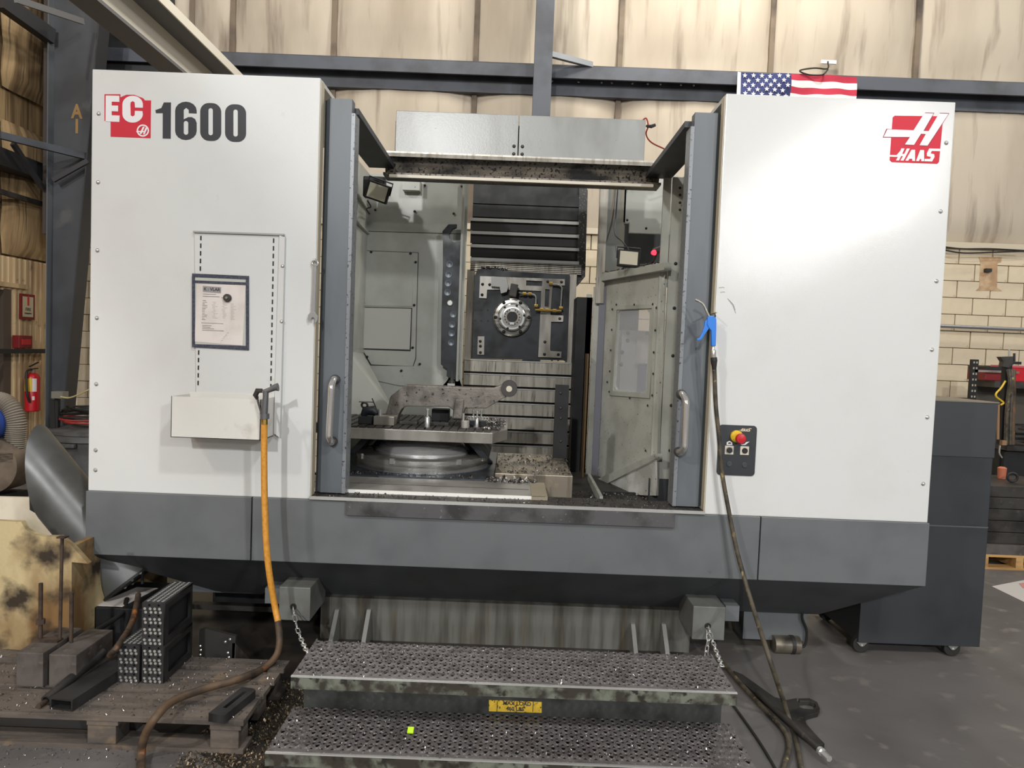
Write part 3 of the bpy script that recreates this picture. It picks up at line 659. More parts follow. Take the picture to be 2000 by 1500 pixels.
# raised panels and doors on it
def panel(name, pts, y, mat, par, th=.012): return plate(name, [xz(pts, y)], y, th, mat, par)
panel('upper_sheet', [(718, 349), (906, 355), (901, 456), (716, 451)], YW - .006, ivory, rw, .005)
panel('hatch_frame', [(714, 490), (816, 494), (811, 700), (806, 715), (725, 712), (708, 682)], YW - .014, ivory, rw)
pdoor = panel('hatch_door', [(711, 601), (803, 603), (800, 683), (707, 680)], YW - .03, M('hatch_enamel', (186, 186, 178), .35), rw)
panel('hatch_upper', [(712, 505), (806, 508), (805, 598), (710, 597)], YW - .02, ivory, rw, .006)
panel('lower_sheet', [(722, 714), (868, 716), (884, 727), (872, 745), (862, 756), (780, 753), (720, 740)], YW - .01, ivory, rw)
for nm_, pts_ in (('hatch_shadow_line', [(709.5, 599.5), (805, 601.5), (802, 685.5), (705.5, 682)]),): panel(nm_, pts_, YW - .021, rubber, rw, .004)  # dark plate behind the hatch door, drawn as its thin shadow outline
for nm_, pts_ in (('frame_shadow_line', [(713, 489), (817.5, 493), (812.5, 701), (807, 716.5), (724, 713.5), (707, 684)]), ('sheet_shadow_line', [(717, 348), (907, 354), (902, 457), (715, 452)])): panel(nm_, pts_, YW - .0045, darksteel, rw, .003)  # slightly larger dark plates, standing for thin shadows round the sheets
for x, y in ((733, 410), (810, 413), (886, 417), (830, 362), (902, 364), (725, 492), (802, 495), (812, 512), (809, 596), (806, 679), (820, 711), (784, 724), (717, 697), (711, 592)):
    bolt(W(x, y, YW - .02), (0, -1, 0), .008, rubber, rw)
# sloping side gusset at lower left
b = B(); A_ = [W(704, 686, YW), W(760, 775, YW - .1), W(690, 830, 1.0), W(676, 672, 1.0)]
b.quad(WX(680, 690, XW + .01), W(706, 684, YW - .02), W(775, 812, 1.7), WX(676, 830, XW + .02))
b.out('sloping_sheet', ivory, mc)
b = B()
for (y0_, y1_) in ((375, 413), (430, 450)):
    a_, c_ = WX(694, y0_, XW + .015), W(718, y1_ + (0 if y0_ == 375 else 6), YW - .01)
    b.beam(a_, c_, .03, .012)
b.out('side_fold', ivory, mc)
B().box(xc(790, 360), xc(823, 360), YW - .09, YW, zc(800, 376), 2.85).out('bracket_box', ivory_d, mc)
# magazine arm plate with hook and dimples
AY = 1.9
arm_out = [(876, 438), (892, 438), (891, 444), (883, 447), (877, 457), (878, 466), (886, 473), (899, 471), (900, 477), (898, 540), (898, 600), (894, 640), (893, 700), (893, 738), (888, 742), (872, 735), (873, 720), (861, 712), (862, 620), (865, 520), (865, 470), (864, 452)]
arm_p = panel('tool_arm', arm_out, AY, black_oil, mc, .05)
for x, y, r_ in ((878, 516, 6), (876, 536, 6), (875, 553, 5.5), (874, 571, 5.5), (885, 614, 6), (883, 634, 6), (882, 651, 6), (881, 669, 6)):
    p = W(x, y, AY); B().lathe([(.024, 0), (.024, -.003), (.0205, -.003), (.012, -.0005)], p, 'Y', 18).out('dimple', M('dimple_steel', (88, 94, 100), .35, .5) if 'dimple_steel' not in bpy.data.materials else bpy.data.materials['dimple_steel'], arm_p, smooth=True)
p = W(879, 592, AY); B().lathe([(.022, 0), (.022, -.012), (.018, -.016), (.006, -.016)], p, 'Y', 12).out('pivot_cap', bright, arm_p)
b = B(); b.quad(W(860, 770, AY + .1), W(861, 735, AY + .1), W(895, 735, AY + .1), W(908, 770, AY + .1)); b.out('arm_base', rubber, mc)
B().box(xc(897, 560, AY), xc(901, 560, AY), AY - .02, AY + .12, zc(900, 745, AY), 2.88).out('wall_end_trim', M('trim_grey', (150, 150, 142), .4), mc)

# ---- column: way covers and spindle head
CY = 2.45
cxa, cxb = W(918, 560, CY).x, W(1133, 560, CY).x
cv = B().box(cxa, cxb, CY + .03, CY + .08, W(1020, 520, CY).z, 3.35).out('upper_way_cover', blackp, mc)
for k, y in enumerate((424.5, 450, 476, 502)):
    a, c = W(919, y, CY), W(1131, y + 8, CY)
    B().box(a.x, c.x, CY - .005, CY + .03, a.z - .028, a.z - .003).out('cover_strip', bright, mc)
    B().box(a.x, c.x, CY + .02, CY + .035, a.z - .10, a.z - .028).out('cover_slat', rubber, mc)
for k, y in enumerate((372, 398)):
    a = W(919, y, CY); B().box(cxa, cxb, CY + .01, CY + .03, a.z - .1, a.z).out('cover_slat', blackp, mc)
for k in range(6):
    z_ = W(1020, 513 + k * 3.6, CY).z; B().box(cxa, cxb, CY - .03 - .006 * k, CY + .02, z_ - .011, z_ - .003).out('stacked_strip', steel_w, mc)
sc_ = plate('side_cover', [xz([(1133, 352), (1140, 356), (1148, 372), (1143, 540), (1130, 556), (1126, 556), (1132, 352)], CY)], CY + .0, .3, M('flecked_black', (44, 44, 44), .5, c2=(120, 116, 106), ns=60, lo=.58, hi=.62), mc)
# rails either side of the head
B().box(W(911, 600, CY).x, W(925, 600, CY).x, CY - .06, CY + .05, W(915, 704, CY).z, W(915, 528, CY).z).out('guide_rail', steel_w, mc)
B().box(W(1108, 620, CY).x, W(1122, 620, CY).x, CY - .06, CY + .05, W(1112, 712, CY).z, W(1115, 536, CY).z).out('guide_rail', steel_w, mc)
HY = 2.35
HZ = lambda x, y: W(x, y, HY)
head = plate('spindle_head', [xz([(927, 540), (932, 527), (960, 524), (985, 529), (1113, 536), (1107, 704), (922, 700)], HY)], HY, .2, black_oil, mc)
K = lambda pts: [(880 + x / 6.667, 510 + y / 6.667) for x, y in pts]
plate('mount_plate_upper', [xz(K([(385, 195), (1490, 235), (1488, 318), (1330, 318), (1300, 690), (1170, 690), (1180, 390), (870, 375), (640, 370), (475, 372), (468, 485), (372, 480)]), HY - .02), xz(K([(1235, 365), (1290, 370), (1280, 600), (1225, 590)]), HY - .02), xz(K([(985, 250), (1195, 262), (1190, 325), (985, 318)]), HY - .02)], HY - .02, .02, steel, head)
plate('mount_plate_lower', [xz(K([(1170, 680), (1300, 685), (1305, 702), (1470, 710), (1465, 790), (1310, 790), (1295, 1140), (1300, 1170), (1445, 1178), (1440, 1260), (1140, 1250)]), HY - .02)], HY - .02, .02, steel, head)
plate('small_plate', [xz(K([(355, 980), (440, 980), (436, 1220), (348, 1215)]), HY - .02)], HY - .02, .02, steel, head)
for x, y in ((418, 305), (412, 442), (510, 310), (712, 230), (1265, 270), (1443, 275), (1420, 750), (1228, 1053), (1222, 1213), (1400, 1217), (390, 1108), (388, 1045), (390, 1190)):
    bolt(HZ(*K([(x, y)])[0]) + Vector((0, -.02, 0)), (0, -1, 0), .010, rubber, head)
b = B()
for x, y in ((320, 640), (400, 640), (485, 640), (320, 775), (400, 778), (488, 778), (475, 1110), (310, 1110), (475, 1248), (385, 1248), (1320, 1145), (1405, 1150), (1490, 1152), (1320, 1290), (1400, 1290), (1485, 1290), (1425, 820), (1510, 690)):
    p = HZ(*K([(x, y)])[0]); b.cyl(p + Vector((0, -.001, 0)), p + Vector((0, .004, 0)), .008, seg=10)
b.out('tapped_holes', rubber, head, kind='stuff')
c0 = HZ(*K([(803, 735)])[0])
sp = B().lathe([(.155, .0), (.155, -.03), (.143, -.042), (.118, -.045), (.112, -.06), (.106, -.06)], c0, 'Y', 40).out('spindle_flange', ring_s, head, smooth=True)
B().lathe([(.108, -.05), (.108, -.085), (.10, -.092), (.082, -.092), (.082, -.10), (.074, -.102)], c0, 'Y', 40).out('spindle_nose', bright, sp, smooth=True)
B().lathe([(.072, -.09), (.072, -.106), (.044, -.106)], c0, 'Y', 32).out('spindle_ring', steel, sp)
B().lathe([(.043, -.09), (.043, -.108), (.03, -.1075)], c0, 'Y', 24).out('spindle_bore', rubber, sp)
for dz in (.052, -.052): B().box(c0.x - .018, c0.x + .018, HY - .116, HY - .1, c0.z + dz - .01, c0.z + dz + .01).out('drive_key', bright, sp)
for k in range(6):
    t = R(60 * k + 0 + 2); bolt((c0.x + .135 * math.cos(t), HY - .042, c0.z + .135 * math.sin(t)), (0, -1, 0), .012, rubber, sp)
    t = R(60 * k + 10); bolt((c0.x + .098 * math.cos(t), HY - .09, c0.z + .098 * math.sin(t)), (0, -1, 0), .0085, rubber, sp)
for k in range(16):
    t = R(22.5 * k); bolt((c0.x + .06 * math.cos(t), HY - .106, c0.z + .06 * math.sin(t)), (0, -1, 0), .004, rubber, sp)
# nozzle block and coolant tubes
plate('nozzle_block', [xz(K([(530, 205), (725, 210), (752, 330), (730, 400), (655, 420), (640, 335), (528, 325)]), HY - .07)], HY - .07, .05, M('pale_nozzle', (190, 190, 186), .4), head)
b = B(); p = HZ(*K([(820, 395)])[0]); b.box(p.x - .03, p.x + .03, HY - .13, HY - .07, p.z - .05, p.z + .05, rot=Matrix.Rotation(R(8), 3, 'Y')); b.out('nozzle_body', darksteel, head, bev=.005)
def kp(x, y, d=.06): return HZ(*K([(x, y)])[0]) + Vector((0, -d, 0))
B().tube(spline([kp(1320, 308), kp(1400, 315), kp(1440, 350), kp(1440, 420), kp(1430, 610)], 6), .006, 8).out('coolant_tube', bright, head, smooth=True)
B().tube(spline([kp(890, 420, .09), kp(950, 432), kp(1060, 436), kp(1105, 470), kp(1108, 590)], 6), .006, 8).out('coolant_tube', bright, head, smooth=True)
B().tube([kp(1098, 638), kp(1435, 655)], .010, 8).out('brass_manifold', brass, head)
for x, y in ((1110, 590), (1430, 618), (960, 432), (1030, 436), (1180, 635), (1250, 640), (1350, 650), (1300, 300)):
    p = kp(x, y); B().cyl(p + Vector((-.014, 0, 0)), p + Vector((.014, 0, 0)), .014, seg=6).out('brass_fitting', brass, head)
# lower way cover
lz = [704, 731, 757, 785, 812, 838, 864, 890]
for k, y in enumerate(lz):
    a = W(1000, y, CY); zt_, zb_ = a.z, W(1000, (lz + [916])[k + 1], CY).z
    x0_, x1_ = W(907, 750, CY).x, W(1118, 780, CY).x
    B().box(x0_, x1_, CY - .1 - .012 * k, CY - .05, zb_ + .016, zt_ - .006).out('lower_cover_slat', steel_w, mc)
    B().box(x0_, x1_, CY - .108 - .012 * k, CY - .05, zt_ - .008, zt_).out('slat_lip', bright, mc)
B().box(W(905, 750, CY).x, W(1120, 780, CY).x, CY - .05, CY + .02, .45, W(1000, 704, CY).z).out('cover_backing', rubber, mc)
B().box(W(1120, 700, 2.2).x, W(1150, 700, 2.2).x, 2.1, 2.6, .5, W(1130, 582, 2.2).z).out('black_side_panel', blackp, mc)
B().box(W(1150, 640, 2.0).x - .013, W(1150, 640, 2.0).x, 1.9, 2.05, .6, W(1130, 690, 2.0).z).out('amber_strip', M('amber_stained', (104, 82, 54), .3), mc)

# ---- right interior: frame strips, tool-changer door and window
B().box(*(lambda a, c: (a.x, c.x))(W(1301, 640, 1.1), W(1322, 640, 1.1)), 1.1, 1.13, .79, 2.74).out('frame_strip', ivory, mc)
B().box(*(lambda a, c: (a.x, c.x))(W(1283, 640, 1.14), W(1298, 640, 1.14)), 1.14, 1.16, .79, 2.74).out('frame_strip', ivory, mc)
B().box(*(lambda a, c: (a.x, c.x))(W(1282, 640, 1.1), W(1325, 640, 1.1)), 1.09, 1.17, .6, .80).out('frame_foot', darkgrey, mc)
for y in (515, 602, 695, 792, 880): bolt(W(1317 - (y - 600) * .03, y, 1.1), (0, -1, 0), .009, rubber, mc)
for y in (367, 381, 396, 410): bolt(W(1328, y, 1.08), (0, -1, 0), .007, rubber, mc)
B().box(W(1323, 600, 1.08).x, X2 + .5, 1.08, 1.1, .6, 2.74).out('door_pocket_panel', ivory, mc)
# tool-changer door: a sheet turned away from the camera
Pn = W(1281, 700, 1.16); Pf = W(1181, 700, 1.95)
dirv = Vector((Pf.x - Pn.x, Pf.y - Pn.y, 0)); wd = dirv.length; dirv.normalize()
def onp(px, py, off=0):
    """point of the turned sheet seen at a pixel"""
    nrm = Vector((-dirv.y, dirv.x, 0)); 
    if nrm.y > 0: nrm = -nrm
    p0_ = Vector((Pn.x, Pn.y, 0)) + nrm * off; d = ray(px, py); t = (p0_ - CAM).dot(nrm) / d.dot(nrm); return CAM + d * t
nrmv = Vector((-dirv.y, dirv.x, 0)); nrmv = -nrmv if nrmv.y > 0 else nrmv
def turned(name, loops, off, th, mat, par):
    lps = []
    for lp in loops:
        L2 = []
        for a_, c_ in lp:
            q = onp(a_, c_, off); L2.append(((q - Vector((Pn.x, Pn.y, 0))).dot(-dirv), q.z))
        lps.append(L2)
    me = curve_mesh(lps, th); o_ = Vector((Pn.x, Pn.y, 0)) + nrmv * (off - th / 2)
    mt = Matrix.Translation(o_) @ Matrix(((-dirv.x, 0, nrmv.x, 0), (-dirv.y, 0, nrmv.y, 0), (0, 1, 0, 0), (0, 0, 0, 1)))
    me.transform(mt); return link(name, me, mat, par)
win = [(1206, 612), (1211, 606), (1263, 604), (1269, 612), (1263, 757), (1255, 767), (1204, 762), (1199, 752)]
td = turned('tool_changer_door', [[(1177, 548), (1294, 529), (1281, 968), (1180, 965), (1168, 940)], win], 0, .02, ivory_d, mc)
turned('window_pane', [win], -.005, .006, glassm, td)
b = B(); fr = [(1203, 602), (1271, 600), (1262, 772), (1198, 768)]
b_in = win; turned('window_frame', [[(1199, 597), (1278, 594), (1268, 778), (1190, 772)], [(1204, 605), (1273, 602), (1263, 769), (1197, 764)]], .008, .008, ivory, td)
for x, y in ((1204, 595), (1239, 595), (1275, 594), (1196, 604), (1282, 601), (1195, 644), (1280, 645), (1193, 684), (1277, 688), (1191, 725), (1276, 730), (1190, 765), (1274, 772), (1230, 777), (1186, 746), (1265, 792), (1261, 880), (1261, 934)):
    bolt(onp(x, y, .008), nrmv, .007, rubber, td)
turned('sloping_ledge', [[(1168, 935), (1280, 886), (1280, 896), (1184, 945), (1182, 957), (1166, 950)]], .05, .05, ivory_d, td)
turned('header_fold', [[(1172, 536), (1298, 513), (1297, 527), (1173, 549)]], .05, .05, ivory, td)
turned('lower_sheet', [[(1182, 945), (1280, 896), (1281, 968), (1181, 965)]], .03, .012, M('lower_white', (226, 226, 222), .35, c3=(40, 38, 33), ns3=70, lo3=.66, hi3=.7, c2=(180, 180, 172), ns=4), td)
# narrow far edge of the housing
B().box(W(1157, 640, 2.0).x, W(1168, 640, 2.0).x, 2.0, 2.03, .66, W(1160, 560, 2.0).z).out('far_post', ivory_d, mc)
B().box(W(1144, 640, 2.1).x, W(1154, 640, 2.1).x, 2.1, 2.13, .66, W(1160, 575, 2.1).z).out('far_post', ivory_d, mc)
B().box(W(1168, 640, 1.98).x, W(1180, 640, 1.98).x, 1.97, 1.99, .66, W(1170, 560, 1.98).z).out('far_sheet', M('lilac_grey', (118, 118, 128), .4), mc)
b = B(); b.beam(W(1150, 938, 1.8), W(1174, 985, .85), .02, .1); b.out('skid_rail', ivory_d, mc)
B().box(W(1178, 980, 1.3).x, W(1310, 975, 1.3).x, 1.28, 1.3, .5, .665).out('dark_gap_panel', rubber, mc)
# upper right chamber
UY = 1.98
B().box(W(1170, 450, UY).x, W(1220, 450, UY).x, UY, UY + .05, W(1190, 545, UY).z, 2.97).out('upper_post', M('grimy_post', (118, 120, 116), .4, .3, c2=(130, 122, 104), ns=5, st=(6, 1, .3)), mc)
B().box(W(1219, 400, UY).x, W(1320, 450, UY).x, UY, UY + .03, W(1260, 436, UY).z, 2.97).out('upper_sheet', ivory, mc)
B().box(W(1228, 445, UY).x, W(1320, 450, UY).x, UY - .04, UY + .0, W(1260, 457, UY).z, W(1260, 437, UY).z).out('sheet_fold', ivory, mc)
B().box(W(1215, 490, UY + .5).x, W(1340, 490, UY + .5).x, UY + .45, UY + .5, W(1260, 560, UY + .5).z, W(1260, 440, UY + .5).z).out('recess_back', darkgrey, mc)
B().box(W(1168, 450, UY).x - .0, W(1184, 450, UY).x, UY - .03, UY, 1.98, 2.97).out('post_edge', steel_w, mc)
for x, y in ((1228, 366), (1225, 430), (1262, 446)): bolt(W(x, y, UY - .04), (0, -1, 0), .008, rubber, mc)
lz_ = W(1240, 522, 1.5).z
b = B(); b.prism([(W(1172, 540, 1.98).x, 1.98), (W(1298, 518, 1.16).x, 1.16), (W(1330, 518, 1.16).x, 1.16), (W(1340, 530, 1.9).x, 2.3), (W(1172, 530, 2).x, 2.3)], lz_ - .02, lz_, 'Z'); b.out('chamber_shelf', ivory_d, mc)
# behind the window: tool tower
q = W(1232, 700, 2.2)
B().box(q.x - .08, q.x + .26, 2.2, 2.4, .7, W(1230, 645, 2.2).z).out('tower_casting', M('tower_white', (214, 212, 212), .4), mc)
B().box(q.x - .12, q.x + .1, 2.5, 2.6, W(1230, 645, 2.5).z, W(1230, 606, 2.5).z + .06).out('tower_control_box', darkgrey, mc)
B().box(W(1247, 720, 2.1).x, W(1263, 720, 2.1).x, 2.1, 2.14, .7, W(1250, 712, 2.1).z).out('tower_blue_rail', M('blue_grey_rail', (84, 96, 128), .4), mc)
for x, y in ((1227, 650), (1264, 651), (1226, 665), (1215, 688), (1213, 712)): bolt(W(x, y, 2.19), (0, -1, 0), .013, darksteel, mc)
B().box(W(1243, 680, 2.05).x, W(1267, 680, 2.05).x, 2.05, 2.06, W(1250, 709, 2.05).z, W(1250, 655, 2.05).z, rot=Matrix.Rotation(R(4), 3, 'Y')).out('paper_note', paper, mc)

# ---- table: rails, base ring, dome, pallet
B().box(W(680, 960, .3).x - .3, W(1064, 975, .12).x, .12, .5, .64, W(900, 965, .12).z).out('front_way_cover', M('rail_cover_steel', (160, 157, 152), .3, .3, c2=(128, 124, 117), ns=5, c3=(110, 104, 94), ns3=25, lo3=.66, hi3=.75), mc, bev=.003)
B().box(W(680, 940, .55).x - .3, W(1062, 955, .5).x, .5, .62, .64, W(900, 946, .5).z).out('rear_way_cover', bpy.data.materials['rail_cover_steel'], mc, bev=.003)
z_ = W(900, 965, .12).z
B().box(W(680, 960, .3).x - .2, W(1064, 975, .12).x, .11, .12, z_ - .014, z_ + .004).out('cover_lip', M('lip_highlight', (238, 236, 230), .3) if 'lip_highlight' not in bpy.data.materials else bpy.data.materials['lip_highlight'], mc)  # bright line highlight on the cover, painted as a near-white lip
B().box(W(680, 960, .3).x - .2, W(1064, 975, .12).x, .49, .5, W(900, 946, .5).z - .004, W(900, 946, .5).z + .004).out('cover_lip', M('lip_highlight', (238, 236, 230), .3) if 'lip_highlight' not in bpy.data.materials else bpy.data.materials['lip_highlight'], mc)  # second painted highlight line, along the rear step
B().box(W(680, 960, .3).x - .2, W(1034, 975, .12).x, .30, .306, z_ - .01, z_ + .0012).out('cover_seam', darksteel, mc)
for x, y in ((764, 945), (764, 956), (858, 949), (858, 960), (681, 957)): bolt(W(x, y, .42), (0, -.3, 1), .01, bright, mc)
B().box(W(1036, 965, .3).x, W(1066, 965, .3).x, 0.105, .5, .64, z_ + .004).out('cover_end_cap', M('pale_end_cap', (150, 140, 120), .5, .2), mc)
B().box(XW, W(1380, 980, .3).x, .62, 2.3, .60, .65).out('chip_floor', darksteel, mc)
B().box(XW, W(1380, 980, .3).x, .03, .75, .60, .66).out('chip_floor', darksteel, mc)
B().box(W(662, 930, .8).x - .1, W(965, 930, .8).x, .62, 1.75, .65, .838).out('table_saddle', M('blue_oil_steel', (70, 76, 84), .35, .5, c2=(44, 46, 50), ns=7), mc)
DC = Vector((-.565, 1.12, 0))
ring = B().lathe([(.425, .84), (.425, .915), (.41, .922), (.34, .922)], DC, 'Z', 72).out('receiver_ring', ring_s, mc, smooth=True)
B().lathe([(.31, .90), (.31, .935), (.30, .945), (.26, .975), (.2, 1.0), (.12, 1.017), (.04, 1.024)], DC, 'Z', 72).out('receiver_dome', M('turned_bright_dome', (222, 222, 222), .3, .6, c2=(190, 190, 190), ns=3, st=(1, 1, 30), rr=.06), ring, smooth=True)
B().lathe([(.44, .835), (.44, .842), (.425, .842)], DC, 'Z', 72).out('ring_flange', M('blue_drip', (92, 104, 118), .3, .6), ring)
for a in (-145, -108, -52, -20):
    t = R(a); c = DC + Vector((.425 * math.cos(t), .425 * math.sin(t), .9)); B().box(c.x - .014, c.x + .014, c.y - .008, c.y + .006, .892, .925, rot=Matrix.Rotation(t + PI / 2, 3, 'Z')).out('ring_lug', bright, ring)
B().prism(xz([(702, 905), (716, 885), (736, 858), (925, 866), (945, 885), (962, 905)], 1.2), 1.2, 1.26).out('pallet_cradle', black_oil, mc)
# support horns under the pallet
for s in (-1, 1):
    b = B(); x_ = DC.x + s * .42; b.prism([(x_ - s * .03, .92), (x_ + s * .02, .92), (x_ - s * .08, 1.03), (x_ - s * .13, 1.03)], .9, 1.5, 'Y'); b.out('pallet_support', black_oil, mc)
# pallet plate with a T-slot / waffle top
PZ0, PZ1 = 1.035, 1.112
px1 = W(962, 850, .72).x; pxc = W(991, 835, 1.0).x; px0 = W(678, 835, .72).x - .16
pal = [(px0 + .12, .72), (px1, .72), (pxc, .95), (pxc, 1.35), (px1, 1.6), (px0 + .1, 1.6), (px0 - .1, 1.35), (px0 - .1, .95)]
mp = B().prism(pal, PZ0, PZ1 - .012, 'Z').out('machine_pallet', steel, mc, bev=.003)
def inside(x, y):
    n = len(pal); c = False
    for i in range(n):
        (xa_, ya_), (xb_, yb_) = pal[i], pal[i - 1]
        if (ya_ > y) != (yb_ > y) and x < (xb_ - xa_) * (y - ya_) / (yb_ - ya_) + xa_: c = not c
    return c
for i in range(26):
    for j in range(16):
        x = px0 - .08 + i * .05 + .025; y = .735 + j * .055 + .025
        if all(inside(x + a, y + c_) for a in (-.022, .022) for c_ in (-.024, .024)):
            pass
b = B()
for i in range(26):
    for j in range(16):
        x = px0 - .08 + i * .05 + .025; y = .735 + j * .055 + .025
        if all(inside(x + a, y + c_) for a in (-.022, .022) for c_ in (-.024, .024)): b.box(x - .019, x + .019, y - .021, y + .021, PZ1 - .012, PZ1)
b.out('pallet_lands', darksteel, mp, kind='stuff')
# right-hand steel block, angled upright
RB = B().box(W(966, 940, .62).x, W(1118, 945, .62).x, .62, 1.45, .65, W(1040, 927, .62).z).out('ballscrew_cover', M('stained_cover', (158, 148, 132), .38, .6, c2=(104, 96, 84), ns=6, st=(3, 1, .5), c3=(190, 176, 140), ns3=8, lo3=.62, hi3=.7), mc, bev=.004)
up_ = W(1094, 752, 1.2)
b = B(); b.box(W(1083, 820, 1.2).x, W(1109, 820, 1.2).x, 1.2, 1.26, W(1094, 890, 1.2).z - .02, up_.z); up_p = b.out('upright_plate', blackp, mc)
for y in (768, 797, 817, 862): bolt(W(1095, y, 1.2), (0, -1, 0), .008, darksteel, up_p)
for k in range(3): B().box(W(1066, 975, .3).x, W(1150, 975, .3).x, .35 + .14 * k, .48 + .14 * k, .66, .70 + .012 * k).out('floor_cover', black_oil, mc)

# ================================================================ things on and around the machine
# sheet-metal tray
ty0, ty1 = -.2, -.012
tx0, tx1 = W(334, 810, ty0).x, W(509, 815, ty0).x; tz0, tz1 = W(420, 857, ty0).z, W(420, 777, ty0).z
tray = thing('sheet_metal_tray', 'white open-topped metal tray hung on the slotted left panel', 'tray', ((tx0 + tx1) / 2, -.1, tz0))
B().box(tx0, tx1, ty0, ty0 + .003, tz0, tz1).out('front_side', traym, tray)
B().box(tx0, tx1, ty1 - .003, ty1, tz0, tz1 + .01).out('back_side', traym, tray)
B().box(tx0, tx0 + .003, ty0, ty1, tz0, tz1).out('end_side', traym, tray)
B().box(tx1 - .003, tx1, ty0, ty1, tz0, tz1).out('end_side', traym, tray)
B().box(tx0, tx1, ty0, ty1, tz0, tz0 + .003).out('tray_floor', traym, tray)
# wash-down nozzle hooked on the tray, with its hose
ny = ty0 - .03
nz = thing('wash_nozzle', 'grey trigger nozzle hooked over the right end of the white tray', 'nozzle', W(517, 815, ny))
P = lambda x, y, d=0: W(x, y, ny + d)
B().tube([P(516, 825), P(517, 800), P(519, 775), P(519, 763)], [.013, .015, .013, .014], 12).out('grip', M('cast_nozzle_grey', (112, 112, 114), .4, .5), nz, smooth=True)
B().tube([P(514, 766), P(528, 761), P(536, 757), P(543, 756)], [.011, .012, .015, .019], 14).out('barrel', bpy.data.materials['cast_nozzle_grey'], nz, smooth=True)
B().tube([P(502, 778, .02), P(499, 772), P(503, 763), P(512, 763)], [.008, .012, .013, .01], 10).out('valve_knob', darksteel, nz, smooth=True)
B().tube(spline([P(503, 780), P(506, 792), P(511, 808)], 5), .005, 8).out('trigger', darksteel, nz, smooth=True)
B().cyl(P(517, 808), P(517, 818), .021, seg=16).out('hose_nut', bpy.data.materials['cast_nozzle_grey'], nz, smooth=True)
B().cyl(P(516.5, 816), P(516.5, 829), .0155, seg=8).out('brass_ferrule', brass, nz)
hp = [P(516.5, 824), P(516, 860), P(516, 920), P(517, 980), W(520, 1060, -.24), W(526, 1120, -.24), W(536, 1180, -.22), W(543, 1215, -.24), W(546, 1250, -.3)]
hose = thing('wash_hose', 'yellow-orange hose falling from the nozzle, oil-black where it lies across the pallet', 'hose', (hp[4].x, hp[4].y, 0))
B().tube(spline(hp[:8], 8), .0145, 14).out('clean_length', orange_h, hose, smooth=True)
hz2 = [hp[7], hp[8], W(540, 1280, -.33), W(515, 1305, -.4), WZ(470, 1325, .17), WZ(400, 1345, .17), WZ(340, 1368, .18), WZ(305, 1400, .19), W(282, 1440, -.9), WZ(276, 1478, .02), WZ(276, 1530, .02)]
B().tube(spline(hz2, 8), .0155, 14).out('stained_length', dirty_h, hose, smooth=True, label='stretch of hose stained black and rust-brown with oil')
# document pouch + magnet
dp = thing('document_pouch', 'clear job-sheet pouch with stitched dark blue edges on the slotted panel', 'pouch', W(431, 683, -.016))
Yp = -.016
out_ = [(375, 534), (486, 539), (486, 684), (375, 678)]
decal('binding', out_, Yp - .003, navy, dp, .003, holes=[[(380.5, 541), (480, 545.5), (480, 551.5), (380.5, 547.5)], [(380.5, 552.5), (480, 557), (480, 675.5), (380.5, 672)]])
decal('pouch_back', [(378, 537), (484, 541), (484, 682), (378, 675)], Yp, M('pouch_clear_back', (186, 188, 180), .4), dp, .001)
sh = decal('job_sheet', [(384, 554), (480, 557), (474, 675), (380, 667)], Yp - .0015, paper, dp, .0008)
Yi = Yp - .0025
decal('header_box', [(396, 558), (432, 561), (431.5, 573), (396, 570)], Yi, tagg, sh, .0004)
text('heading', 'K : VLAR', .021, ink, sh, front(W(414, 565.3, Yi - .0006)) @ Matrix.Rotation(R(-1), 4, 'Z'), off=.0006, th=.0003)
b = B(); rnd = random.Random(4)
def lineq(x, y, wd, h=.0014, bb=None):
    p = W(x, y, Yi); q = W(x + wd, y + wd * .04, Yi); bb.beam(p, q, .0004, h)
lineq(396, 574, 26, .0016, b); lineq(396, 578.5, 33, .0018, b); lineq(432, 581.5, 5, .0016, b)
for k in range(13): lineq(395.5 - k * .1, 587 + k * 3.1, rnd.choice((5, 7, 9, 10)), .0016, b)
lineq(393, 630.5, 43, .0014, b)
for k, w_ in enumerate((18, 16, 23, 42)): lineq(395, 635.5 + k * 3.1, w_, .0016, b)
b.out('typed_lines', ink, sh, kind='stuff')
b = B()
for k in range(12): lineq(414 + rnd.uniform(-1, 3), 590 + k * 2.8, rnd.uniform(4, 12), .0009, b); lineq(432 + rnd.uniform(-1, 4), 590 + k * 2.8, rnd.uniform(4, 9), .0009, b); lineq(450, 593 + k * 2.8, rnd.uniform(4, 12), .0009, b)
for k in range(10): lineq(430 + k * 1.6, 668 - k * 2.1 + rnd.uniform(-1, 1), 2.4, .001, b)
b.out('handwriting', inkl, sh, kind='stuff')
mg = thing('round_magnet', 'round steel magnet with centre boss on the job sheet', 'magnet', W(445, 582, -.03))
B().lathe([(.019, 0), (.019, -.012), (.017, -.014)], W(445, 582, -.0195), 'Y', 24).out('magnet_disc', darksteel, mg, smooth=True)
B().lathe([(.007, -.013), (.006, -.02), (.003, -.02)], W(445, 582, -.0195), 'Y', 12).out('centre_boss', steel, mg)
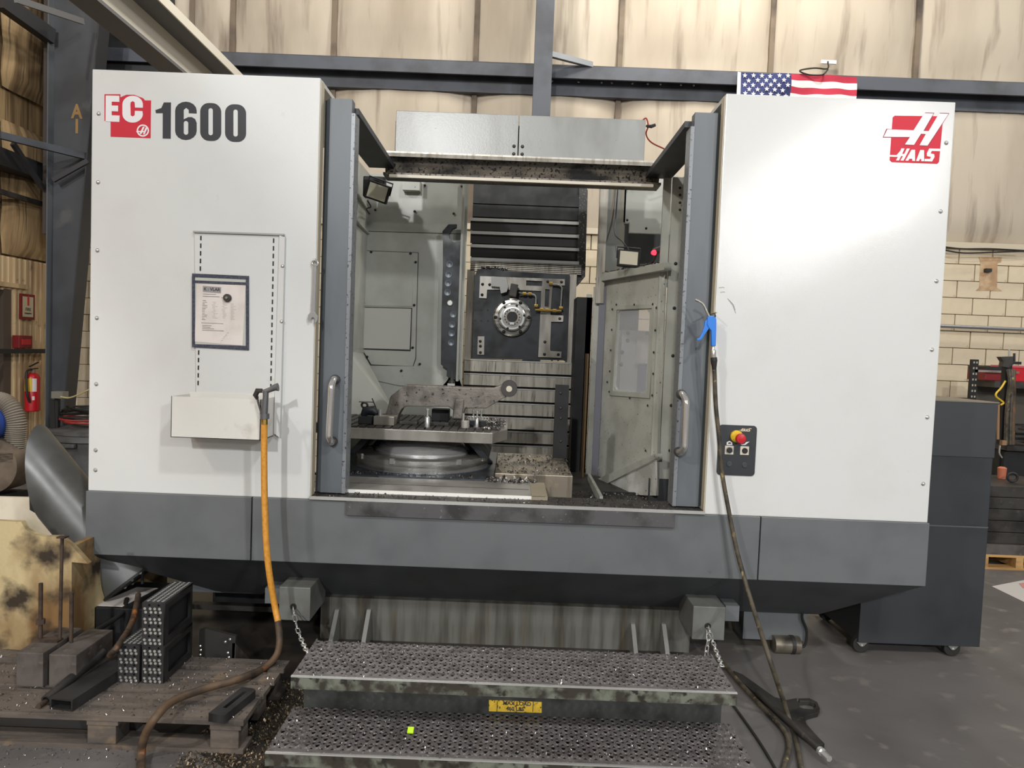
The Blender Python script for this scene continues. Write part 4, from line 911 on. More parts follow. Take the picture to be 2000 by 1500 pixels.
# combination wrench on the panel edge
wr = thing('combination_wrench', 'chrome combination wrench hanging at the right edge of the left panel', 'wrench', W(612, 632, -.02))
Yw = -.018
A_ = [W(x, y, Yw) for x, y in ((614, 519), (613, 560), (611, 612))]
b = B(); b.prism(xz([(611, 520), (618, 520), (616.5, 560), (615, 612), (607, 612), (610, 560)], Yw), Yw, Yw + .008); b.out('shank', chrome, wr, bev=.0015)
c = W(615.5, 514, Yw + .004); b = B(); b.torus(c, .0135, .0055, (0, 1, 0), 20, 8); b.out('ring_end', chrome, wr, smooth=True)
b = B(); b.prism(xz([(606, 610), (616, 610), (621, 617), (620, 626), (617, 631), (614, 630), (615, 623), (611, 619), (607, 622), (607, 628), (604, 629), (601, 623), (602, 615)], Yw), Yw - .002, Yw + .009); b.out('open_jaw', chrome, wr, bev=.0015)
b = B(); c = W(616.5, 508, 0); b.cyl(c, c + Vector((0, -.03, 0)), .006, seg=10); b.out('wrench_peg', bright, pl)

# blue blow gun and its black air line
ga = thing('air_blow_gun', 'blue plastic air blow gun hanging at the left edge of the right panel', 'blow gun', W(1390, 690, -.06))
Yg = -.06; G_ = lambda x, y, d=0: W(x, y, Yg + d)
b = B(); b.prism(xz([(1381, 620), (1384, 617), (1393, 617), (1398, 623), (1398, 640), (1397, 676), (1389, 676), (1388, 646), (1383, 640), (1380, 634)], Yg), Yg - .012, Yg + .012); b.out('gun_body', bluep, ga, bev=.003)
b = B(); b.prism(xz([(1381, 624), (1385, 634), (1384, 642), (1376, 653), (1369, 664), (1361, 665), (1361, 662), (1366, 660), (1371, 650), (1375, 638), (1376, 628)], Yg), Yg - .007, Yg + .007); b.out('lever', bluep, ga, bev=.002)
B().tube(spline([G_(1385, 618), G_(1380, 608), G_(1372, 593), G_(1358, 585)], 6), [.006] * 13 + [.0055] * 3 + [.007] * 3, 10).out('nozzle_tube', steel, ga, smooth=True)
b = B(); b.torus(G_(1393, 617), .011, .003, (0, 1, 0), 16, 6); b.out('hang_loop', darksteel, ga)
B().tube([G_(1393, 676), G_(1393, 682), G_(1393.5, 684), G_(1394, 698)], [.008, .008, .0125, .0125], 12).out('coupler', chrome, ga, smooth=True)
B().tube([G_(1394, 698), G_(1394.5, 704), G_(1395, 722)], [.015, .016, .010], 12).out('hose_clamp', rubber, ga)
b = B(); c = W(1392, 612, 0); b.cyl(c, c + Vector((0, -.07, 0)), .004, seg=8); b.out('gun_peg', cream_edge, pr)
ah = spline([G_(1395, 716), W(1398, 790, -.05), W(1404, 850, -.05), W(1410, 920, -.05), W(1420, 980, -.06), W(1438, 1070, -.08), W(1457, 1140, -.12), W(1478, 1210, -.25), W(1504, 1290, -.5), WZ(1540, 1400, .03), WZ(1560, 1470, .015), WZ(1566, 1540, .015)], 9)
keep(B().tube(ah, .0105, 12), 'air_hose', air_h, 'dirty air hose falling from the blue blow gun to the floor', 'hose', smooth=True)
ah = spline([WZ(1404, 1285, .02), WZ(1440, 1328, .015), WZ(1490, 1382, .015), WZ(1530, 1425, .015), WZ(1541, 1460, .015), WZ(1530, 1500, .015), WZ(1515, 1560, .015)], 9)
keep(B().tube(ah, .011, 12), 'floor_hose', air_h, 'second grimy hose curving along the floor beside the steps', 'hose', smooth=True)
ah = spline([WZ(1395, 1330, .006), WZ(1445, 1395, .006), WZ(1490, 1460, .006), WZ(1530, 1530, .006)], 6)
keep(B().tube(ah, .006, 8), 'floor_cable', rubber, 'thin black cable on the floor right against the steps', 'cable')

# flood lights inside
def flood(name, label, c, size, rotm, cable):
    t = thing(name, label, 'flood light', c)
    w_, h_ = size; Mx = Matrix.Translation(c) @ rotm
    def bx(x0, x1, y0, y1, z0, z1, nm, mt, bev=0):
        b = B(); b.box(x0, x1, y0, y1, z0, z1); bmesh.ops.transform(b.bm, matrix=Mx, verts=b.bm.verts); return b.out(nm, mt, t, bev=bev)
    bx(-w_ / 2, w_ / 2, 0, .035, -h_ / 2, h_ / 2, 'lamp_housing', blackp, .004)
    bx(-w_ * .41, w_ * .41, -.003, .001, -h_ * .40, h_ * .40, 'lamp_lens', lens)
    b = B(); b.tube([Vector((-w_ * .53, .02, 0)), Vector((-w_ * .53, .02, h_ * .68)), Vector((w_ * .53, .02, h_ * .68)), Vector((w_ * .53, .02, 0))], .006, 6); bmesh.ops.transform(b.bm, matrix=Mx, verts=b.bm.verts); b.out('yoke', rubber, t)
    B().tube(spline(cable, 6), .005, 6).out('lamp_cable', rubber, t)
    return t
flood('flood_light', 'black flood light tilted in the upper left corner of the work area', W(737, 375, 1.5), (.16, .125), Matrix.Rotation(R(17), 4, 'Y') @ Matrix.Rotation(R(12), 4, 'X'), [W(718, 392, 1.52), W(724, 404, 1.6), W(716, 408, 1.7), W(722, 418, 1.9)])
b = B(); b.box(W(710, 350, 1.6).x, W(752, 360, 1.6).x, 1.58, 1.66, W(730, 385, 1.6).z, W(730, 345, 1.6).z); o_ = keep(b, 'lamp_bracket', blackp, 'dark bracket box behind the upper left flood light', 'bracket', bev=.01)
flood('flood_light', 'black flood light resting on the chip-covered shelf, upper right of the work area', W(1228, 504, 1.45), (.15, .115), Matrix.Rotation(R(3), 4, 'Y') @ Matrix.Rotation(R(-8), 4, 'X'), [W(1228, 488, 1.47), W(1216, 472, 1.5), W(1201, 456, 1.7), W(1203, 420, 1.9), W(1208, 350, 1.94)])
bc = thing('work_lamp', 'black clip lamp glowing red beside the right flood light', 'lamp', W(1285, 495, 1.30))
B().tube([W(1276, 492, 1.30), W(1284, 490, 1.30), W(1300, 483, 1.30)], [.022, .026, .02], 14).out('lamp_body', rubber, bc, smooth=True)
B().tube([W(1274, 494, 1.28), W(1278, 493, 1.29)], [.012, .020], 14).out('red_lens', redled, bc, smooth=True)
B().tube(spline([W(1282, 498, 1.30), W(1276, 510, 1.34), W(1264, 517, 1.38), W(1250, 518, 1.40)], 6), .008, 8).out('flex_neck', rubber, bc, smooth=True)
# cable dangling at the right end of the beam cover
b = B(); b.tube(spline([W(1254, 236, YB - .02), W(1262, 231, YB - .03), W(1266, 246, YB - .03), W(1262, 262, YB), W(1272, 278, YB + .05), W(1300, 292, YB + .2)], 6), .005, 6)
cb = keep(b, 'loose_cable', cord_r, 'loose red cable with a black plug at the right end of the beam cover', 'cable')
B().tube([W(1262, 246, YB - .03), W(1272, 247, YB - .04), W(1280, 244, YB - .04)], [.008, .012, .01], 8).out('cable_plug', rubber, cb)

# the big casting on the pallet
PX = lambda pts: [(660 + x / 5.556, 720 + y / 5.556) for x, y in pts]
wk = thing('arm_casting', 'large sawn steel arm casting with round boss, raised on the machine pallet', 'workpiece', (-.5, 1.1, PZ1))
Yk = 1.02
prof = PX([(512, 505), (545, 400), (562, 320), (580, 290), (732, 176), (1090, 190), (1400, 205), (1690, 212), (1795, 168), (1835, 150), (1900, 230), (1860, 295), (1795, 322), (1612, 432), (1378, 432), (1350, 520), (1345, 560), (1240, 560), (1250, 450), (1200, 415), (745, 410), (690, 440), (655, 500), (640, 560), (630, 590), (520, 590)])
b = B(); b.prism(xz(prof, Yk), Yk, Yk + .13); ar = b.out('arm_body', cast, wk, bev=.006)
b = B(); b.prism(xz(PX([(1280, 330), (1370, 330), (1345, 540), (1250, 540), (1262, 440)]), Yk), Yk - .03, Yk); b.out('arm_rib', cast, wk, bev=.005)
c = W(*PX([(1858, 218)])[0], Yk); B().lathe([(.022, -.02), (.05, -.02), (.052, -.01), (.052, .1), (.022, .1)], c, 'Y', 32).out('arm_boss', darksteel, wk, smooth=True)
B().lathe([(.020, -.021), (.010, -.022)], c, 'Y', 8).out('boss_bore', lightedge, wk)
# clamps and jacks
def jack(px, py0, py1, r, Y, label, knurl=True):
    p, q = W(px, py0, Y), W(px, py1, Y); p.z = PZ1
    t = thing('screw_jack', label, 'jack', p)
    h = q.z - p.z
    B().lathe([(r, 0), (r, h * .52), (r * .8, h * .56), (r * .45, h * .58), (r * .45, h * .9), (r * .9, h * .92), (r * .9, h)], p, 'Z', 16).out('jack_body', bright, t, smooth=True)
    return t
jack(834, 838, 798, .016, .80, 'bright slender jack post standing in front of the casting, below its middle')
jack(931, 838, 803, .011, .86, 'small bright jack post under the right part of the casting')
def riser(x0, x1, y0, y1, Y, dep, name, label, mat, cat, cyl=False):
    p, q = W(x0, y1, Y), W(x1, y0, Y)
    t = thing(name, label, cat, ((p.x + q.x) / 2, Y + dep / 2, PZ1))
    if cyl: B().cyl(((p.x + q.x) / 2, Y + dep / 2, PZ1), ((p.x + q.x) / 2, Y + dep / 2, q.z), (q.x - p.x) / 2, seg=24).out('riser_body', mat, t, bev=.003)
    else: B().box(p.x, q.x, Y, Y + dep, PZ1, q.z).out('riser_body', mat, t, bev=.004)
    return t, q.z
t, zt = riser(899, 916, 823, 841, .80, .07, 'round_riser', 'pale round riser block with a stud, right end of the pallet', M('pale_riser', (176, 172, 164), .5, .3), 'riser', True)
B().cyl((t.location.x - .012, t.location.y, zt), (t.location.x - .012, t.location.y, zt + .045), .008, seg=12).out('stud', bright, t)
t, zt = riser(699, 727, 814, 835, .84, .09, 'vise_block', 'black vise block at the left end of the pallet', blackp, 'vise')
c = Vector((t.location.x + .01, t.location.y, zt)); B().tube([c + Vector((-.03, 0, 0)), c + Vector((-.02, 0, .03)), c + Vector((.03, 0, .035)), c + Vector((.06, 0, .01))], [.02, .03, .03, .02], 12).out('vise_jaw', black_oil, t, smooth=True)
B().torus(c + Vector((-.025, 0, .065)), .018, .007, (0, 1, .4), 16, 8).out('vise_ring', darksteel, t, smooth=True)
B().tube([c + Vector((-.06, 0, .085)), c + Vector((.03, 0, .086))], .003, 6).out('vise_bar', darksteel, t)
B().tube([c + Vector((.02, 0, .11)), c + Vector((.055, 0, .03))], .004, 6).out('vise_handle', darksteel, t)
t, zt = riser(729, 770, 814, 836, .80, .10, 'steel_riser', 'bright steel riser block with a bolt under the casting\'s left foot', steel, 'riser')
c = Vector((t.location.x - .03, t.location.y - .02, zt)); B().cyl(c, c + Vector((0, 0, .04)), .010, seg=12).out('stud', bright, t)
t, zt = riser(842, 877, 800, 834, 1.17, .10, 'black_angle_plate', 'black angle plate standing behind the casting', blackp, 'angle plate')
t, zt = riser(917, 948, 822, 838, .93, .09, 'clamp_block', 'black clamp block with round top holes at the right end of the pallet', black_oil, 'clamp')
b = B(); q = t.location
for k in range(7): b.torus((q.x - .055 + k * .019, q.y - .02, zt + .012), .009, .003, (0, 1, 0), 10, 6)
b.out('spring_row', bright, t, kind='stuff')
B().box(q.x - .06, q.x + .06, q.y - .03, q.y + .03, zt - .0, zt + .006).out('clamp_strap', steel, t)
for dx in (-.03, .02): B().lathe([(.012, 0), (.012, .012), (.006, .014), (.006, .04), (.009, .045), (.009, .055)], (q.x + dx, q.y, zt + .006), 'Z', 12).out('clamp_nut', bright, t, smooth=True)
b = B(); 
for x0_, x1_ in ((780, 815), (838, 876)):
    p, q = W(x0_, 830, .9), W(x1_, 828, .9); t = thing('parallel_bar', 'dark parallel bar lying on the pallet, ' + ('left' if x0_ == 780 else 'right') + ' of the bright jack post', 'bar', ((p.x + q.x) / 2, .93, PZ1))
    B().box(p.x, q.x, .9, .96, PZ1, PZ1 + .018).out('bar_body', darksteel, t, bev=.002)
b.bm.free()
t = thing('swivel_clamp', 'small bright clamp with a stud on top of the casting', 'clamp', W(882, 753, 1.1))
c = W(882, 753, 1.08); B().box(c.x - .025, c.x + .02, 1.06, 1.1, c.z, c.z + .014).out('clamp_foot', bright, t)
B().lathe([(.022, .014), (.02, .03), (.012, .034), (.012, .045), (.005, .047), (.004, .09)], (c.x, 1.08, c.z), 'Z', 12).out('clamp_stud', darksteel, t, smooth=True)

# ---- chips lying about
def onbox(x0, x1, y0, y1, z): return lambda r: (r.uniform(x0, x1), r.uniform(y0, y1), z)
chips('pallet_chips', 'metal chips heaped at the right end of the machine pallet', onbox(px1 - .12, pxc - .02, .8, 1.4, PZ1), 500, .02, chipm, seed=2)
bx0, bx1 = W(966, 940, .62).x, W(1118, 945, .62).x; bzt = W(1040, 927, .62).z
chips('block_chips', 'fine chips scattered on the steel block right of the round base', onbox(bx0, bx1, .62, 1.4, bzt), 420, .016, chipd, seed=4)
chips('rail_chips', 'curly bright chips piled against the front of the steel block', lambda r: (bx0 + (bx1 - bx0) * .6 * r.random() ** 1.2 - .04, .6 - .12 * r.random(), W(900, 946, .5).z + .0 + .035 * r.random() * r.random()), 700, .03, chipm, seed=5)
chips('floor_chips', 'dark chips on the sheet floor inside the right door', onbox(W(1066, 975, .3).x, W(1320, 975, .3).x, .2, 1.25, .662), 1200, .016, chipd, seed=6)
chips('shelf_chips', 'chips covering the shelf in front of the right flood light', lambda r: (lambda u, v: (W(1174, 540, 1.98).x * (1 - u) + W(1298, 518, 1.16).x * u, 1.99 * (1 - u) + 1.17 * u + v, lz_))(r.random(), r.uniform(-.02, .15)), 600, .018, chipd, seed=7)
chips('saddle_chips', 'chips on the oily saddle around the round base', onbox(-.95, -.2, .63, .75, .838), 260, .013, chipm, seed=8)
chips('sill_chips', 'fine chips along the bright door sill', onbox(X1 + .05, X2 - .02, 0, .18, ZB + .016), 900, .010, chipd, seed=9)
chips('head_chips', 'dark chips heaped on the top left of the spindle head', lambda r: (W(940 + 50 * r.random(), 525, HY).x, HY + r.uniform(-.01, .1), W(960, 526, HY).z + .01 * r.random()), 300, .02, chipd, seed=10)

# ---- steps
st_ = thing('work_steps', 'two-step grated metal work platform in front of the machine', 'steps', (0, -.85, 0))
def treadm(x0, x1, y0, y1, z, name):
    b = B(); nx = 46; ny = 7; a = (x1 - x0) / nx; c_ = (y1 - y0 - .03) / ny
    N = 12
    def cell(cx, cy, hw, hh):
        rect = []
        for k in range(N):
            t = 2 * PI * k / N; dx, dy = math.cos(t), math.sin(t); m = max(abs(dx) / hw, abs(dy) / hh); rect.append((cx + dx / m, cy + dy / m))
        ws = a * .27
        drop = []
        for k in range(N):
            t = 2 * PI * k / N; sy = math.sin(t); wd = ws * (1 if sy > -.2 else .75); drop.append((cx + math.cos(t) * wd * (1 + .15 * sy), cy + sy * hh * (.6 if sy > 0 else .8) + hh * .06))
        o = [b.bm.verts.new((x, y, z)) for x, y in rect]
        m_ = [b.bm.verts.new((cx + (x - cx) * 1.45, cy + (y - cy) * 1.2, z + .001)) for x, y in drop]
        r_ = [b.bm.verts.new((x, y, z + .0042)) for x, y in drop]
        i_ = [b.bm.verts.new((cx + (x - cx) * .9, cy + (y - cy) * .95, z - .002)) for x, y in drop]
        for A, C_ in ((o, m_), (m_, r_), (r_, i_)):
            for k in range(N): b.bm.faces.new((A[k], A[(k + 1) % N], C_[(k + 1) % N], C_[k]))
    for j in range(ny):
        cy = y0 + .03 + c_ * (j + .5)
        for i in range(nx if j % 2 == 0 else nx - 1): cell(x0 + a * (i + .5 + (0 if j % 2 == 0 else .5)), cy, a / 2, c_ / 2)
        if j % 2:
            for e in (x0, x1 - a / 2): b.quad((e, cy - c_ / 2, z), (e + a / 2, cy - c_ / 2, z), (e + a / 2, cy + c_ / 2, z), (e, cy + c_ / 2, z))
    b.quad((x0, y0, z), (x1, y0, z), (x1, y0 + .03, z), (x0, y0 + .03, z))
    return b.out(name, tread, st_, smooth=False)
ux0, ux1 = WZ(569, 1320, .4).x, WZ(1441, 1356, .4).x; uy0, uy1 = WZ(1000, 1337, .4).y, WZ(1000, 1266, .4).y
lx0, lx1 = WZ(518, 1470, .2).x, WZ(1481, 1508, .2).x; ly0, ly1 = WZ(1000, 1488, .2).y, WZ(1000, 1402, .2).y
treadm(ux0, ux1, uy0, uy1, .4, 'tread'); treadm(lx0, lx1, ly0, ly1 + .02, .2, 'tread')
for (xa_, xb_, ya_, yb_, z_) in ((ux0, ux1, uy0, uy1, .4), (lx0, lx1, ly0, ly1, .2)):
    B().box(xa_, xb_, ya_ - .003, ya_ + .002, z_ - .045, z_ + .001).out('front_lip', step_g, st_)
    B().box(xa_, xb_, ya_ - .005, ya_ + .004, z_ - .002, z_ + .003).out('worn_nosing', bright, st_)
    for e in (xa_, xb_ - .004): B().box(e, e + .004, ya_, yb_ + .02, z_ - .045, z_ - .001).out('side_lip', step_g, st_)
B().box(ux0 + .0, ux1 - .0, ly1 + .02, ly1 + .026, .2, .353).out('riser_plate', step_d, st_)
B().box(ux0, ux1, uy1 + .01, uy1 + .02, .0, .36).out('rear_frame', step_d, st_)
B().box(lx0 + .02, lx1 - .02, ly0 + .03, ly0 + .036, .0, .155).out('riser_plate', step_d, st_)
for e in (ux0 + .01, ux1 - .03): B().box(e, e + .02, ly1 + .03, uy1, .0, .355).out('step_leg', step_d, st_)
yr = ly1 + .02
lb = plate('load_label', [xz([(955, 1367), (1058, 1371), (1058, 1392), (955, 1389)], yr)], yr - .001, .001, yellow, st_)
text('lettering', 'MAX LOAD', .021, ink, lb, front(W(1010, 1374.5, yr - .0016)) @ Matrix.Rotation(R(-.5), 4, 'Z'), off=.0007, th=.0002)
text('lettering', '460 LBS', .021, ink, lb, front(W(1006, 1385, yr - .0016)) @ Matrix.Rotation(R(-.5), 4, 'Z'), off=.0007, th=.0002)
for x in (971, 1041):
    B().box(W(x, 1380, yr).x - .0012, W(x, 1380, yr).x + .0012, yr - .0018, yr - .0008, W(x, 1390, yr).z, W(x, 1369, yr).z).out('label_line', ink, lb)
chips('step_chips', 'metal chips littered over the upper grated step', onbox(ux0, ux1, uy0, uy1, .402), 900, .007, chipm, seed=11)
chips('step_chips', 'metal chips littered over the lower grated step', onbox(lx0, lx1, ly0, ly1, .202), 900, .007, chipm, seed=12)
c = WZ(802, 1427, .21); b = B(); b.box(c.x - .011, c.x + .011, c.y - .012, c.y + .012, .2085, .214, rot=Matrix.Rotation(.5, 3, 'X')); keep(b, 'green_tag', green, 'tiny lime-green tag on the lower step', 'tag')
# ---- chains
def chain(label, pts, n, extra=None):
    t = thing('chain', label, 'chain', pts[-1])
    P2 = spline(pts, 20); L = [0]
    for a, c_ in zip(P2, P2[1:]): L.append(L[-1] + (c_ - a).length)
    me = None
    def at(s):
        for i in range(len(L) - 1):
            if L[i + 1] >= s: f = (s - L[i]) / max(1e-6, L[i + 1] - L[i]); return P2[i].lerp(P2[i + 1], f)
        return P2[-1]
    pitch = L[-1] / n
    b = B(); b.torus((0, 0, 0), .0085, .0032, (0, 1, 0), 16, 6, long=pitch * .32, ax=(1, 0, 0)); bmesh.ops.recalc_face_normals(b.bm, faces=b.bm.faces); me = bpy.data.meshes.new('link'); b.bm.to_mesh(me); b.bm.free(); me.polygons.foreach_set('use_smooth', [True] * len(me.polygons)); me.materials.append(bright)
    for k in range(n):
        p, q = at(pitch * k), at(pitch * (k + 1)); d = (q - p).normalized()
        rot = d.to_track_quat('X', 'Z').to_matrix().to_4x4() @ Matrix.Rotation(PI / 2 * (k % 2), 4, 'X')
        o = bpy.data.objects.new('chain_link', me); COL.objects.link(o); o.parent = t; o.matrix_local = Matrix.Translation((p + q) / 2 - t.location) @ rot
    return t
chain('bright chain from the left mount box down to the steps', [m1 + Vector((0, -.01, 0)), W(579, 1222, -.2), W(589, 1250, -.42), WZ(601, 1276, .40)], 11)
chain('bright chain from the right mount box down to the steps', [m2 + Vector((0, -.01, 0)), W(1392, 1252, -.2), W(1401, 1277, -.44), WZ(1410, 1302, .40)], 12)
chain('short loose chain end hanging below the right mount box', [m2 + Vector((-.004, -.004, -.01)), W(1384, 1245, -.02), W(1380, 1270, -.03), W(1380, 1283, -.03)], 5)

# ---- hook spanner on the floor
hs = thing('hook_spanner', 'big dark hook wrench lying on the floor right of the steps', 'wrench', WZ(1540, 1390, 0))
def zpoly(pts, z=.0): return [(lambda v: (v.x, v.y))(WZ(x, y, z)) for x, y in pts]
b = B(); b.prism(zpoly([(1432, 1318), (1450, 1325), (1512, 1370), (1536, 1376), (1556, 1372), (1556, 1378), (1562, 1382), (1561, 1390), (1570, 1393), (1588, 1394), (1593, 1389), (1591, 1382), (1580, 1378), (1561, 1378), (1559, 1373), (1580, 1372), (1596, 1380), (1601, 1393), (1597, 1401), (1578, 1406), (1571, 1410), (1575, 1424), (1600, 1452), (1610, 1462), (1596, 1466), (1560, 1440), (1500, 1384), (1440, 1332)]), .002, .022, 'Z'); b.out('spanner_plate', darksteel, hs, bev=.002)
p, q = WZ(1480, 1352, .04), WZ(1605, 1466, .04); p.z = q.z = .035
B().cyl(p, q, .014, seg=14).out('spanner_bar', darksteel, hs, smooth=True)
q2 = q + (q - p).normalized() * .05; B().cyl(q, q2, .013, seg=6).out('square_drive', bright, hs)
B().cyl(q - (q - p).normalized() * .012, q + (q - p).normalized() * .004, .0165, seg=14).out('drive_collar', bright, hs)

# ================================================================ right side: cabinet, pallet, shelf
kY = .35
kx0, kx1 = W(1683, 1150, kY).x, W(1930, 1030, kY).x; kzt = W(1930, 787, kY).z; kzb = W(1700, 1256, kY).z
kb = thing('rolling_cabinet', 'tall black sheet-metal cabinet on castors, right of the machine', 'cabinet', ((kx0 + kx1) / 2, kY + .3, 0))
zs = W(1870, 1028, kY).z; zs2 = W(1870, 892, kY).z
B().box(kx0, kx1, kY, kY + .58, kzb, zs - .002).out('lower_panel', cab_black, kb, bev=.003)
B().box(kx0, kx1, kY + .002, kY + .58, zs + .002, zs2).out('middle_panel', cab_black, kb, bev=.003)
B().box(kx0, kx1 + .005, kY - .004, kY + .58, zs2, kzt).out('upper_panel', M('cabinet_upper', (54, 57, 60), .5), kb, bev=.003)
B().box(kx0 - .002, kx1 + .01, kY - .008, kY + .585, kzt, kzt + .006).out('top_edge', M('dusty_edge', (120, 112, 98), .6), kb)
B().box(kx0, kx1, kY - .001, kY + .01, zs - .003, zs + .003).out('seam_line', M('seam_grey', (86, 88, 92), .5), kb)
def castor(x, y):
    z0 = .045
    wls = B().lathe([(.045, -.016), (.045, .016)], (x, y, .046), 'Y', 24).out('castor_wheel', rubber, kb, bev=.004)
    b = B(); b.prism([(x - .03, kzb), (x + .03, kzb), (x + .008, .04), (x - .008, .04)], y - .024, y - .02, 'Y'); b.out('castor_fork', M('fork_grey', (128, 128, 122), .5, .4) if 'fork_grey' not in bpy.data.materials else bpy.data.materials['fork_grey'], kb)
    bolt((x, y - .024, .046), (0, -1, 0), .006, bright, kb)
for x, y in ((WZ(1690, 1283, 0).x, .38), (WZ(1880, 1297, 0).x, .38), (WZ(1690, 1283, 0).x + .02, .85), (WZ(1880, 1297, 0).x, .85)): castor(x, y)
# steel stack on a wooden pallet
pY = 2.1
wp = thing('wooden_pallet', 'fresh yellow wooden pallet under the dark steel stack at the right edge', 'pallet', (W(1960, 1110, pY).x + .3, pY + .3, 0))
qx0, qx1 = W(1922, 1110, pY).x, 4.6
for y0_ in (pY, pY + .25, pY + .5):
    B().box(qx0, qx1, y0_, y0_ + .1, .1, .12).out('deck_board', woodn, wp); B().box(qx0, qx1, y0_, y0_ + .1, .0, .018).out('base_board', woodn, wp)
for x_ in (qx0 + .25, qx0 + .7): B().box(x_, x_ + .06, pY, pY + .6, .018, .1).out('stringer', woodn, wp)
B().box(qx0, qx0 + .03, pY, pY + .6, .018, .1).out('stringer', woodn, wp)
sk = thing('steel_block_stack', 'dark stacked steel plates on the wooden pallet at the right edge', 'steel stack', (W(1990, 1000, pY).x, pY + .3, .12))
sx = W(1926, 1020, pY + .03).x; ztp = W(1940, 948, pY + .03).z
zz = .12; k = 0
B().box(sx - .02, 4.55, pY + .0, pY + .62, .12, .2).out('steel_plate', ingot, sk); zz = .2
while zz < ztp - .01:
    h = (ztp - .2) / 5; B().box(sx, 4.5, pY + .03, pY + .6, zz + .002, min(zz + h, ztp) - .002).out('steel_plate', darksteel, sk, bev=.004); zz += h
r0 = W(1977, 938, pY + .2)
b = B(); b.torus((r0.x, pY + .2, ztp + .045), .035, .01, (.3, 1, 0), 20, 8); keep(b, 'lifting_ring', rubber, 'black lifting ring on top of the dark steel stack', 'ring', smooth=True)
b = B(); p = W(1964, 935, pY + .35); b.lathe([(.03, 0), (.035, .09), (.02, .1)], (p.x, pY + .4, ztp), 'Z', 16); keep(b, 'orange_cup', terra, 'small terracotta-orange cup behind the lifting ring', 'cup', smooth=True)
b = B(); p = W(1946, 930, pY + .2); b.lathe([(.04, 0), (.04, .12), (.015, .14), (.012, .18)], (p.x, pY + .5, ztp), 'Z', 16); keep(b, 'spray_bottle', rubber, 'dark bottle on the steel stack, left of the orange cup', 'bottle', smooth=True)
# paper on the floor
b = B(); b.prism(zpoly([(1937, 1146), (2030, 1128), (2060, 1190), (2003, 1178)]), .001, .004, 'Z'); keep(b, 'floor_sheet', M('floor_paper', (186, 182, 178), .8), 'grey paper sheet on the floor at the right edge', 'paper')
b = B(); b.prism(zpoly([(1990, 1141), (2030, 1136), (2030, 1150), (1998, 1150)]), .0045, .006, 'Z'); keep(b, 'pink_rag', M('pink_rag', (190, 130, 120), .8), 'pink rag on the grey paper at the right edge', 'rag')
# shelving rack
rY = 4.0
rk = thing('storage_rack', 'black slotted steel rack against the block wall, right edge', 'rack', (W(1950, 800, rY).x, rY + .25, 0))
for x_ in (W(1903, 740, rY).x, W(1903, 740, rY).x + 1.6):
    for y_ in (rY,):
        po = B().box(x_ - .035, x_ + .035, y_, y_ + .04, 0, W(1903, 702, rY).z).out('rack_post', blackp, rk)
b = B()
for k in range(14):
    z_ = W(1903, 706, rY).z - k * .06
    for s in (-1, 1): b.box(W(1903, 740, rY).x + s * .015 - .007, W(1903, 740, rY).x + s * .015 + .007, rY - .003, rY, z_ - .02, z_)
b.out('post_slots', M('slot_light', (170, 160, 140), .6), rk, kind='stuff')
for zz in (W(1950, 744, rY).z, 1.0, .35):
    B().box(W(1903, 740, rY).x + .22, W(1903, 740, rY).x + 1.6, rY + .002, rY + .36, zz - .07, zz).out('rack_shelf', darksteel, rk)
B().box(W(1903, 740, rY).x + .22, W(1903, 740, rY).x + 1.6, rY + .34, rY + .36, 0, W(1950, 744, rY).z).out('rack_back', M('rack_back_dark', (84, 78, 70), .7), rk)
B().box(W(1903, 740, rY).x, W(1990, 740, rY).x, rY + .0, rY + .02, W(1950, 728, rY).z, W(1950, 726, rY).z + .012).out('rack_brace', steel, rk)
zsf = W(1950, 744, rY).z
rc = thing('red_tool_case', 'red tool case with dark lid on the rack, left of the mast', 'case', (W(1945, 740, rY).x, rY + .2, zsf))
B().box(W(1931, 730, rY).x, W(1966, 730, rY).x, rY + .05, rY + .35, zsf, W(1945, 723, rY).z).out('case_body', dkred, rc, bev=.006)
B().box(W(1932, 730, rY).x, W(1964, 730, rY).x, rY + .05, rY + .35, W(1945, 723, rY).z, W(1945, 716, rY).z).out('case_lid', blackp, rc)
rc = thing('red_tool_case', 'larger red tool case on the rack, cut off by the right edge', 'case', (W(1995, 740, rY).x, rY + .2, zsf))
B().box(W(1977, 730, rY).x, W(2030, 730, rY).x, rY + .05, rY + .35, zsf, W(1990, 718, rY).z).out('case_body', redp, rc, bev=.006)
B().box(W(1977, 730, rY).x, W(2030, 730, rY).x, rY + .045, rY + .35, W(1990, 718, rY).z, W(1990, 716, rY).z + .01).out('case_lid', M('pink_lid', (190, 90, 100), .5), rc)
# mast with hoses in front of the rack
mY = 3.2
ms = thing('service_mast', 'black upright mast wrapped with hoses in front of the rack', 'mast', (W(1965, 800, mY).x, mY, 0))
B().box(W(1965, 800, mY).x - .03, W(1965, 800, mY).x + .03, mY, mY + .06, 0, W(1972, 698, mY).z).out('mast_post', blackp, ms)
b = B(); b.prism(xz([(1950, 697), (1975, 696), (1975, 712), (1966, 718), (1954, 716), (1956, 706)], mY), mY - .03, mY + .03); b.out('mast_head', darksteel, ms)
B().box(*(lambda p, q: (p.x, q.x, mY - .02, mY + .02, q.z, p.z))(W(1976, 706, mY), W(1992, 712, mY))).out('mast_arm', blackp, ms)
B().cyl(W(1971, 697, mY), W(1971, 683, mY), .008, seg=8).out('mast_rod', bright, ms); B().cyl(W(1981, 706, mY), W(1981, 690, mY), .01, seg=8).out('mast_bolt', rubber, ms)
